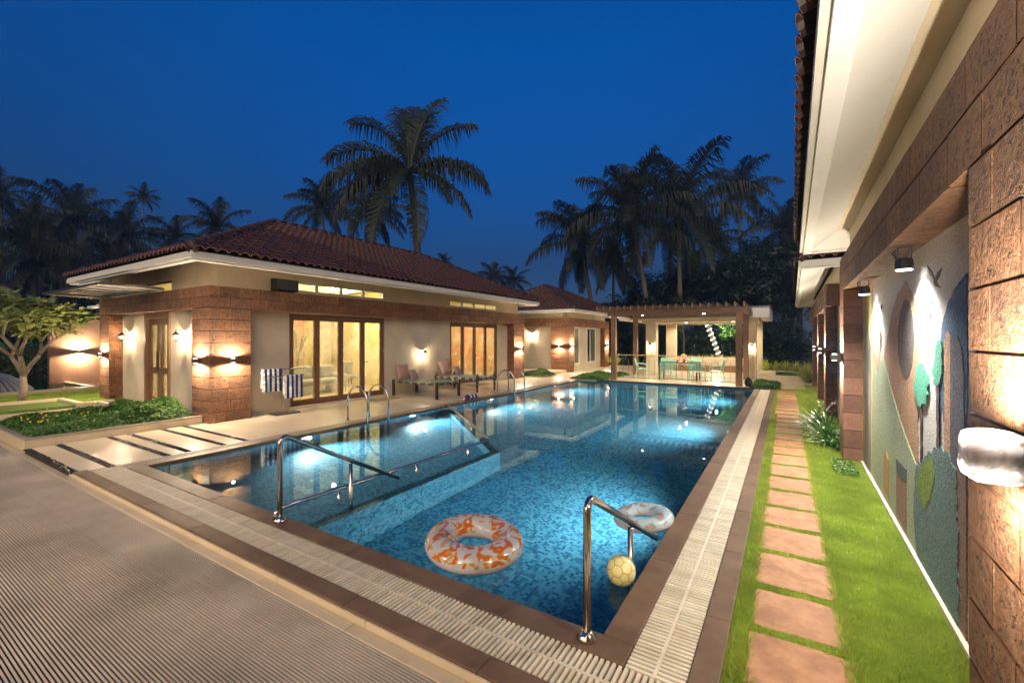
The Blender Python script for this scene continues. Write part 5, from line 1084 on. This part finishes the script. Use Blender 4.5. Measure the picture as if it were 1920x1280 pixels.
# fountain pond on the left
t = thing('fountain_pond', 'pond with a misty fountain dome behind the small tree', 'pond', (-21, 3, 0))
part('kerb', MB().box(-19.66, -19.5, -2, 5.2, -.1, .17).box(-24, -19.661, 5.04, 5.2, -.1, .168), 'cream_tile', t, bevel=.006); part('bed', MB().box(-28, -19.67, -3, 5.03, -.1, .02), 'pebble', t); part('water', MB().quad((-28, -3, .11), (-19.67, -3, .11), (-19.67, 5.03, .11), (-28, 5.03, .11)), 'pond_water', t)
m = bpy.data.materials.new('spray'); m.use_nodes = True; tt = m.node_tree; tt.nodes.clear(); out = nd(tt, 'ShaderNodeOutputMaterial'); tr = nd(tt, 'ShaderNodeBsdfTransparent'); df = nd(tt, 'ShaderNodeBsdfDiffuse', i={'Color': (.8, .8, .82, 1)}); mx = nd(tt, 'ShaderNodeMixShader', i={0: .5})
tt.links.new(tr.outputs[0], mx.inputs[1]); tt.links.new(df.outputs[0], mx.inputs[2]); tt.links.new(mx.outputs[0], out.inputs[0]); MATS['spray'] = m
t2 = thing('fountain_spray', 'pale mist dome of the fountain rising from the pond', 'fountain', (-20.8, 2.9, .11)); 
for j, (rr_, hh) in enumerate(((1.05, .62), (.9, .55), (.75, .5))):
    n = 40; mb = MB()
    for k in range(n):
        a = 2 * math.pi * k / n + j * .05; pts = [(-20.9 + rr_ * q * math.cos(a), 2.9 + rr_ * q * math.sin(a), .11 + hh * (1 - q ** 2.2)) for q in (.03, .25, .5, .75, .92, 1)]
        mb.tube(pts, [.006, .02, .03, .03, .035, .04], 4, False)
    part('water_jets', mb, 'spray', t2, True)
part('nozzle', MB().tube([(-20.9, 2.9, .1), (-20.9, 2.9, .72)], .02, 8), 'steel', t2)

# ------------------------------------------------------------------ plants
def frondmesh(seed, e0, bend, L=1., nl=54, wid=.29, droop=.5, tw=0.):
    r = random.Random(seed); mb = MB(); N = 18; pts = []; p = Vector((0, 0, 0))
    for i in range(N + 1):
        pts.append(p.copy()); s = i / N; a = R_(e0 - bend * s ** 1.35); p = p + Vector((math.cos(a), 0, math.sin(a))) * (L / N)
    mb.tube(pts, [.016 * (1 - .85 * i / N) for i in range(N + 1)], 4)
    for k in range(nl):
        s = .10 + .90 * k / (nl - 1); f = s * N; i = min(int(f), N - 1); q = pts[i].lerp(pts[i + 1], f - i); d = (pts[i + 1] - pts[i]).normalized(); up = Vector((-d.z, 0, d.x))
        ll = wid * (math.sin(math.pi * min(1, .12 + s * .80)) ** .7) * r.uniform(.85, 1.12)
        for sg in (-1, 1):
            dr = droop * r.uniform(.6, 1.6); side = (Vector((0, sg, 0)) + d * (.45 + .5 * s) + up * (.25 - tw * sg) + Vector((r.uniform(-.18, .18), r.uniform(-.12, .12), r.uniform(-.15, .15)))).normalized(); m1 = q + side * ll * .5; tip = q + (side + Vector((0, 0, -dr))).normalized() * ll; b = d * .0084
            mb.add([q - b, q + b, m1 + b * .9, m1 - b * .9, tip], [(0, 1, 2, 3), (3, 2, 4)])
    me = mb.mesh('frond'); me.materials.append(MATS['leaf_palm']); return me
FM = {}
for j, (e0, bend) in enumerate(((82, 38), (62, 60), (40, 72), (15, 75), (-12, 60), (-40, 42))): FM[j] = [frondmesh(100 + j * 7 + q, e0 + q * 5, bend + q * 8, droop=.5 + .24 * j) for q in range(2)]
def campos(u, d):
    a = R_(31.824); l = (u - 960) / 825; return Vector(((-math.sin(a) + l * math.cos(a)) * d, (math.cos(a) + l * math.sin(a)) * d, 0))
def palm(label, u, v, d, L, tu=None, n=20, seed=0, tr=.16, group='coconut palms behind the houses', spec=None):
    """crown seen at (u,v) at distance d metres; trunk foot beneath tu"""
    r = random.Random(seed); top = campos(u, d); top.z = 1.75 + (635 - v) / 825 * d; foot = campos(tu if tu is not None else u, d)
    t = thing('coconut_palm', label, 'palm', (foot.x, foot.y, -.15), group); N = 14; pts = []; rad = []
    for i in range(N + 1):
        s = i / N; q = foot.lerp(Vector((top.x, top.y, 0)), s ** 1.6); pts.append((q.x, q.y, -.15 + (top.z + .15) * s)); rad.append(tr * (1.25 - .55 * s) * (1 + .06 * (i % 2)))
    part('trunk', MB().tube(pts, rad, 10), 'bark_palm', t, True)
    hb = MB()
    for k in range(7): a = k * .9; hb.lathe((top.x + .16 * math.cos(a), top.y + .16 * math.sin(a), top.z - .28), [(.02, -.1), (.09, -.03), (.09, .04), (.02, .1)], 6)
    part('coconuts', hb, 'leaf_dark', t, True)
    fr = spec if spec else [(k, r) for k in range(n)]
    for k in range(n):
        s = (k + .5) / n; cls = 0 if s < .10 else 1 if s < .28 else 2 if s < .5 else 3 if s < .7 else 4 if s < .86 else 5
        az = k * 2.39996 + r.uniform(-.3, .3); sc = L * r.uniform(.85, 1.12) * (.9 if cls in (0, 5) else 1)
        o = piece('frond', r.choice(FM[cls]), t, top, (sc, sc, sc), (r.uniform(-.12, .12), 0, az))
    return t
# tall palm behind the pool house: fronds placed one by one (azimuth relative to camera right, class, length)
def heropalm(label, u, v, d, L, tu, fl, tr=.2):
    t = palm(label, u, v, d, L, tu, n=0, tr=tr); top = campos(u, d); top.z = 1.75 + (635 - v) / 825 * d
    for (azc, cls, ln, roll) in fl:
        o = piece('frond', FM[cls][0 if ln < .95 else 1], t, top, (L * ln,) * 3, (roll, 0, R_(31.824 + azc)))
    return t
heropalm('tallest coconut palm, rising behind the middle of the pool house roof', 768, 322, 25, 6.1, 795, [(165, 1, .98, .2), (95, 0, .85, 0), (60, 0, .9, .1), (120, 0, .8, 0), (80, 0, .75, .1), (15, 1, .8, .1), (170, 2, .92, 0), (-5, 3, .82, 0), (185, 3, .85, .2), (205, 3, .7, 0), (-25, 3, .85, .2), (160, 3, .8, 0), (190, 4, .85, 0), (-10, 4, .75, 0), (215, 5, .95, 0), (250, 5, .95, 0), (290, 5, .9, 0), (270, 4, .7, 0), (320, 4, .7, 0), (235, 3, .6, 0)])
palm('medium coconut palm to the left of the tallest one, above the roof', 605, 392, 42, 3.9, 612, 22, 11); palm('low coconut palm crown half hidden behind the tallest palm', 700, 405, 38, 3.4, 700, 20, 12)
for i, (lab, u, v, d, L, tu, sd) in enumerate((
        ('coconut palm with leaning pale trunk above the left half of the pergola', 1185, 412, 30, 5.2, 1222, 21), ('coconut palm with upright trunk above the middle of the pergola', 1272, 405, 31, 5.5, 1276, 22), ('leftmost coconut palm of the right-hand clump, over the rear house roof', 1090, 462, 33, 4.5, 1118, 23),
        ('dark coconut palm silhouetted highest at the right, beside the near eave', 1385, 362, 48, 4.2, 1390, 24), ('dark low palm crown next to the near eave', 1468, 430, 45, 4.4, 1470, 25), ('dark palm crown deep behind the two pergola palms', 1330, 455, 50, 4.6, 1335, 26), ('low shadowed palm between the leaning and the leftmost palm', 1150, 500, 46, 3.6, 1150, 27),
        ('small distant palm over the far end of the pool house roof, left of a pair', 925, 520, 60, 2.6, 925, 31), ('small distant palm over the far end of the pool house roof, right of a pair', 962, 530, 58, 2.7, 962, 32), ('tiny palm top peeking over the pool house ridge', 832, 494, 70, 2.0, 832, 33),
        ('slender isolated palm with thin curved trunk against the sky at the left', 270, 372, 62, 2.5, 258, 34), ('palm top rising just behind the left roof slope', 408, 428, 36, 2.7, 408, 35), ('palm crown at the very left edge of the view', 2, 368, 44, 3.0, 2, 36), ('tall dark palm crown left of the isolated slender palm', 138, 418, 40, 4.6, 138, 37),
        ('broad dark palm crown low at the left edge', 48, 440, 38, 4.2, 48, 38), ('hazy palm crown low behind the small tree', 66, 500, 30, 3.8, 70, 39), ('dark palm crown between the tall one and the roof corner', 232, 448, 42, 3.8, 232, 40), ('low palm crown touching the roof corner', 330, 448, 44, 2.9, 330, 41), ('drooping palm low behind the roof edge', 210, 515, 32, 3.6, 212, 42), ('shadowed palm low in the left grove', 140, 500, 36, 3.8, 142, 43))):
    palm(lab, u, v, d, L, tu, 20 if L > 3 else 16, sd, tr=.16 if d < 55 else .12)
# broadleaf trees: branching trunk and leaf-by-leaf crown
def crownmesh(name, seed, nblob, nleaf, size, rad=(1, 1, .8), mat='leaf_dark'):
    r = np.random.default_rng(seed); ctr = r.normal(size=(nblob, 3)); ctr /= np.linalg.norm(ctr, axis=1, keepdims=True); ctr *= (r.random((nblob, 1)) ** .4) * .78
    ctr *= np.array(rad); k = r.integers(0, nblob, nleaf); dirs = r.normal(size=(nleaf, 3)); dirs /= np.linalg.norm(dirs, axis=1, keepdims=True)
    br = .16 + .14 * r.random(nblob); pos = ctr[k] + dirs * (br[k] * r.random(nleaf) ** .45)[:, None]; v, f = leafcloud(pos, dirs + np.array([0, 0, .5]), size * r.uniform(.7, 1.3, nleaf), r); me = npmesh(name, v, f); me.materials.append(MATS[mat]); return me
CR = [crownmesh('crown', 200 + i, 60, 8500, .036) for i in range(3)]; CM = [crownmesh('crown', 240 + i, 30, 2600, .04, mat='leaf_mid') for i in range(2)]
def tree(label, base, h, r_, cz, group='dark trees of the grove', me=None, seed=0, mat='bark_dark'):
    q = random.Random(seed); t = thing('broadleaf_tree', label, 'tree', base, group); b = Vector(base); mb = MB(); top = b + Vector((q.uniform(-.3, .3), q.uniform(-.3, .3), cz)); mb.tube([b, b.lerp(top, .5) + Vector((q.uniform(-.15, .15), 0, 0)), top], [.03 * h, .022 * h, .01 * h], 8)
    part('trunk', mb, mat, t, True)
    for k in range(5): a = k * 1.257 + q.random(); e = top + Vector((math.cos(a) * r_ * .6, math.sin(a) * r_ * .6, r_ * .25)); part('branch', MB().tube([b.lerp(top, .6), b.lerp(top, .8).lerp(e, .5), e], [.014 * h, .01 * h, .004 * h], 6), mat, t, True)
    piece('crown', me or q.choice(CR), t, top, (r_, r_, r_ * .85), (0, 0, q.uniform(0, 6))); return t
BT = [(1440, 40, 10, 5.2, 8.4, 'high dark tree beside the near eave'), (1385, 36, 9, 4.6, 6.4, 'dark tree behind the right end of the pergola roof'), (1480, 34, 8, 4.4, 5.6, 'dark tree behind the raised pond'), (1310, 40, 9, 5.0, 6.8, 'dark tree behind the middle of the pergola'), (1230, 40, 8, 4.4, 5.4, 'dark tree behind the leaning palm'), (1180, 33, 4, 2.5, 1.9, 'low dark tree beside the left pergola posts'), (1150, 40, 5, 3.0, 3.6, 'low dark tree behind the rear house roof edge'), (1240, 36, 4, 2.8, 2.0, 'low dark tree seen between the pavilion columns'), (1345, 35, 4.4, 3.0, 2.0, 'low dark tree seen through the right half of the pavilion'), (1290, 33, 3.6, 2.2, 1.6, 'low dark tree seen through the middle of the pavilion'), (1440, 31, 4, 2.6, 2.4, 'low dark tree right of the pavilion'), (1500, 38, 10, 5.2, 8.0, 'dark tree at the end of the path'),
      (30, 34, 6, 3.6, 3.8, 'dark tree low at the left edge of the grove'), (110, 38, 7, 3.8, 5.2, 'dark tree in the middle of the left grove'), (190, 40, 7, 3.8, 5.2, 'dark tree of the left grove behind the roof edge'), (255, 44, 7, 3.8, 6.0, 'dark tree under the slender isolated palm'), (330, 50, 7, 3.4, 6.2, 'dark tree by the roof corner'), (-30, 42, 7, 4.2, 6.0, 'dark tree cut off by the left edge'), (70, 48, 8, 4.4, 7.0, 'tallest dark tree of the left grove'), (150, 30, 4, 2.8, 2.0, 'low dark tree behind the salmon wall'), (60, 30, 4, 2.8, 2.2, 'low dark tree behind the clipped hedge')]
for i, (u, d, h, r_, cz, lab) in enumerate(BT): p = campos(u, d); tree(lab, (p.x, p.y, -.15), h, r_, cz, seed=300 + i)
tree('small leafy tree lit green behind the pavilion parapet', (-2.4, 28.4, -.1), 3.2, 1.5, 2.7, 'trees lit by the pavilion', CM[0], 401); tree('feathery shrub tree above the left half of the pergola roof', (-7.4, 27.5, -.1), 3.4, 1.2, 3.9, 'trees lit by the pavilion', CR[1], 402); tree('feathery shrub tree above the middle of the pergola roof', (-5.3, 28.5, -.1), 3.4, 1.1, 4.0, 'trees lit by the pavilion', CR[0], 403)
# LED spiral round a slim trunk behind the pavilion
t = thing('light_spiral', 'white light rope wound round a slim leaning trunk behind the pavilion', 'light rope', (-3.15, 26.8, 0)); a_, b_ = Vector((-3.0, 26.8, .5)), Vector((-3.9, 26.8, 3.1))
part('trunk', MB().tube([(-2.95, 26.8, -.1), a_, b_], [.12, .11, .09], 8), 'bark', t, True); sp_ = []
for k in range(170): s = k / 169; a = s * 2 * math.pi * 10; c = a_.lerp(b_, s); sp_.append(c + Vector((.13 * math.cos(a), .13 * math.sin(a), 0)))
part('light_rope', MB().tube(sp_, .013, 5), 'glow_led', t, True)
light('POINT', (-3.3, 27.3, 2.3), 30, t, (1, .93, .75), .05)
# clumps of long arching leaves
def strapplant(name, label, c, n, L, wd, mat, group, seed, upr=.5, cat='plant'):
    q = random.Random(seed); t = thing(name, label, cat, c, group); lf = MB()
    for k in range(n):
        a = q.uniform(0, 6.283); l = L * q.uniform(.6, 1.1); e = q.uniform(.45, 1.35) * (.6 + upr); p = Vector(c) + Vector((q.uniform(-.06, .06), q.uniform(-.06, .06), 0)); d = Vector((math.cos(a), math.sin(a), 0)); s_ = Vector((-d.y, d.x, 0)); pr = None; mb = MB()
        for i in range(6):
            s = i / 5; pos = p + d * (l * math.cos(e) * s + l * .18 * s * s) + Vector((0, 0, l * math.sin(e) * s - l * .55 * s * s * (1.1 - upr * .5))); w = wd * (1 - s) ** .6 * (1 if i else .6) + .001; cur = (pos - s_ * w, pos + s_ * w)
            if pr: mb.quad(pr[0], pr[1], cur[1], cur[0])
            pr = cur
        if n <= 60: part('leaf', mb, mat, t)
        else: lf.add(mb.v, mb.f)
    if lf.v: o = part('leaves', lf, mat, t); o['kind'] = 'stuff'
    return t
Rm = Matrix.Rotation(FR, 3, 'Z')
for i, (x, y, L, lab) in enumerate(((.62, 9.2, .95, 'lily clump with long arching leaves just beyond the mural pilaster'), (.66, 10.0, 1.0, 'second lily clump behind the first, against the far wing'), (.58, 10.9, .9, 'third lily clump along the far wing wall'), (.70, 8.85, .6, 'small lily tuft hugging the mural pilaster'))): strapplant('lily_clump', lab, (x, y, -.03), 46, L, .018, 'leaf_lily', 'lily clumps along the right wall', 500 + i)
strapplant('lime_grass', 'bright lime ornamental grass clump at the corner of the raised pond', (.75, 21.0, 0), 150, 1.35, .016, 'leaf_lime', 'lime ornamental grasses', 520, .8)
for i in range(7): strapplant('lime_grass', 'yellow-green grass clump in the row behind the raised pond', (-.8 + i * .42, 24.7, .1), 70, 1.0, .018, 'leaf_lime', 'lime grasses in the row behind the raised pond', 530 + i, .8)
for i in range(9): strapplant('lime_grass', 'yellow-green grass clump in the row behind the pavilion parapet', (-5.6 + i * .55, 26.2, .2), 60, 1.15, .018, 'leaf_lime', 'lime grasses in the row behind the pavilion', 540 + i, .8)
strapplant('lime_grass', 'yellow-green grass clump beside the farthest pillar of the rear house', (-8.9, 26.5, 0), 90, 1.4, .018, 'leaf_lime', 'lime ornamental grasses', 560, .8)
def mound(name, label, x0, x1, y0, y1, z0, h, n, size, mat, seed, cat='ground cover', flowers=0, thingkind='stuff'):
    r = np.random.default_rng(seed); p = np.stack([r.uniform(x0, x1, n), r.uniform(y0, y1, n)], 1); u = (p[:, 0] - x0) / (x1 - x0) * 2 - 1; w = (p[:, 1] - y0) / (y1 - y0) * 2 - 1
    lump = .75 + .25 * np.sin(p[:, 0] * 5.3 + seed) * np.cos(p[:, 1] * 4.1 + seed * 2); top = h * ((1 - u ** 6) * (1 - w ** 6)) ** .5 * lump; z = z0 + top * (1 - .75 * r.random(n) ** 2.2); d = r.normal(size=(n, 3)) * .55 + np.array([0, 0, 1.]) + np.stack([u, w, 0 * u], 1) * .5
    v, f = leafcloud(np.column_stack([p, z]), d, size * r.uniform(.6, 1.3, n), r, .55, .15); o = link(name, npmesh(name, v, f), mat); o['kind'] = 'stuff'; o['label'] = label; o['category'] = cat; return o
mound('ground_cover', 'dense green ground cover filling the planter bed', -12.8, -10.36, 1.92, 4.1, .10, .26, 15000, .030, 'leaf_mid', 600); mound('ground_cover', 'taller bright ground cover against the laterite corner pillar', -11.9, -10.5, 3.2, 4.3, .12, .42, 5000, .034, 'leaf_mid', 601)
fl = MB(); q = random.Random(9)
t = None
for i in range(26):
    x, y = q.uniform(-12.5, -10.5), q.uniform(2.0, 3.8); solo('lantana_flower', MB().lathe((x, y, .33 + q.uniform(-.03, .06)), [(.004, 0), (.016, .009), (.013, .02), (.004, .025)], 7), 'flower', 'small yellow flower head in the planter bed', 'flower', 'yellow flowers in the planter bed', smooth=True)
mound('ground_cover', 'low green ground cover beside the left pergola posts', -8.1, -6.3, 17.75, 21.2, -.02, .22, 9000, .035, 'leaf_mid', 602); mound('ground_cover', 'low green ground cover at the far corner of the pool', -1.05, -.15, 17.75, 20.4, -.02, .20, 5000, .032, 'leaf_mid', 603); mound('ground_cover', 'green ground cover beyond the far laterite pillar of the pool house', -10.4, -9.3, 17.7, 19.0, .0, .34, 2500, .035, 'leaf_mid', 604); mound('ground_cover', 'small weeds growing at the foot of the mural wall', .55, .82, 7.1, 7.8, -.03, .12, 400, .02, 'leaf_mid', 605)
hb = mound('clipped_hedge', 'dark clipped hedge behind the fountain pond', -30.5, -28.3, -4, 9, .0, 1.7, 16000, .075, 'leaf_hedge', 606); hb['kind'] = 'thing'; hb['category'] = 'hedge'
tb = MB().box(-30.3, -28.6, -3.8, 8.8, -.1, 1.3); part('core', tb, 'soil', hb)
hd = mound('rear_hedge', 'dark mass of shrubs behind the pavilion and the raised pond', -9.0, 6.0, 28.5, 31.0, -.1, 2.4, 26000, .085, 'leaf_dark', 607); 
# small frangipani-like tree on the left lawn
t = thing('bare_limbed_tree', 'small tree with forked pale trunk and clustered pale leaves on the side lawn', 'tree', (-17.2, 3.05, .05)); q = random.Random(17); b = Vector((-17.2, 3.05, .05)); tips = []
def grow(p, d, l, r_, dep, par):
    e = p + d * l; mid = p.lerp(e, .5) + Vector((q.uniform(-.06, .06), q.uniform(-.06, .06), 0)) * l; o = part('trunk' if dep == 0 else 'branch', MB().tube([p, mid, e], [r_, r_ * .9, r_ * .78], 8), 'bark', t, True)
    if dep >= 5: tips.append((e, d)); return
    if dep >= 3 and q.random() < .8: tips.append((e, d))
    nb = 2 if dep else 3; a0 = q.uniform(0, 6.28)
    for k in range(nb):
        a = a0 + k * 2 * math.pi / nb + q.uniform(-.4, .4); nd_ = (d * .75 + Vector((math.cos(a) * .62, math.sin(a) * .62, .34))).normalized(); grow(e, nd_, l * q.uniform(.70, .92), r_ * .72, dep + 1, o)
grow(b, Vector((0, .05, 1)).normalized(), .72, .085, 0, None)
lf = MB()
for e, d in tips:
    for k in range(24):
        a = k * 2.4; el = q.uniform(-.5, .75); u = Vector((math.cos(a) * math.cos(el), math.sin(a) * math.cos(el), math.sin(el))); L = q.uniform(.22, .40); s_ = u.cross(Vector((0, 0, 1))).normalized(); w = L * .17; p0 = e + u * .02; n_ = s_.cross(u)
        lf.add([p0, p0 + u * L * .35 + s_ * w * .8 - n_ * .01, p0 + u * L * .7 + s_ * w, p0 + u * L + Vector((0, 0, -.04)), p0 + u * L * .7 - s_ * w, p0 + u * L * .35 - s_ * w * .8 - n_ * .01], [(0, 1, 2, 5), (2, 3, 4, 5)])
part('crown', lf, 'leaf_plumeria', t)
# ------------------------------------------------------------------ evening air
hz = struct('haze', MB().box(-420, 420, -320, 520, -1.3, 22.0), None, kind='stuff')
m = bpy.data.materials.new('haze_air'); m.use_nodes = True; tt = m.node_tree; tt.nodes.clear(); out = nd(tt, 'ShaderNodeOutputMaterial'); pv = nd(tt, 'ShaderNodeVolumePrincipled', i={'Color': (.35, .62, 1, 1), 'Density': .0011, 'Anisotropy': .2}); tt.links.new(pv.outputs[0], out.inputs['Volume']); hz.data.materials.append(m)
hz['label'] = 'thin bluish evening haze among the far palms'; hz['category'] = 'haze'
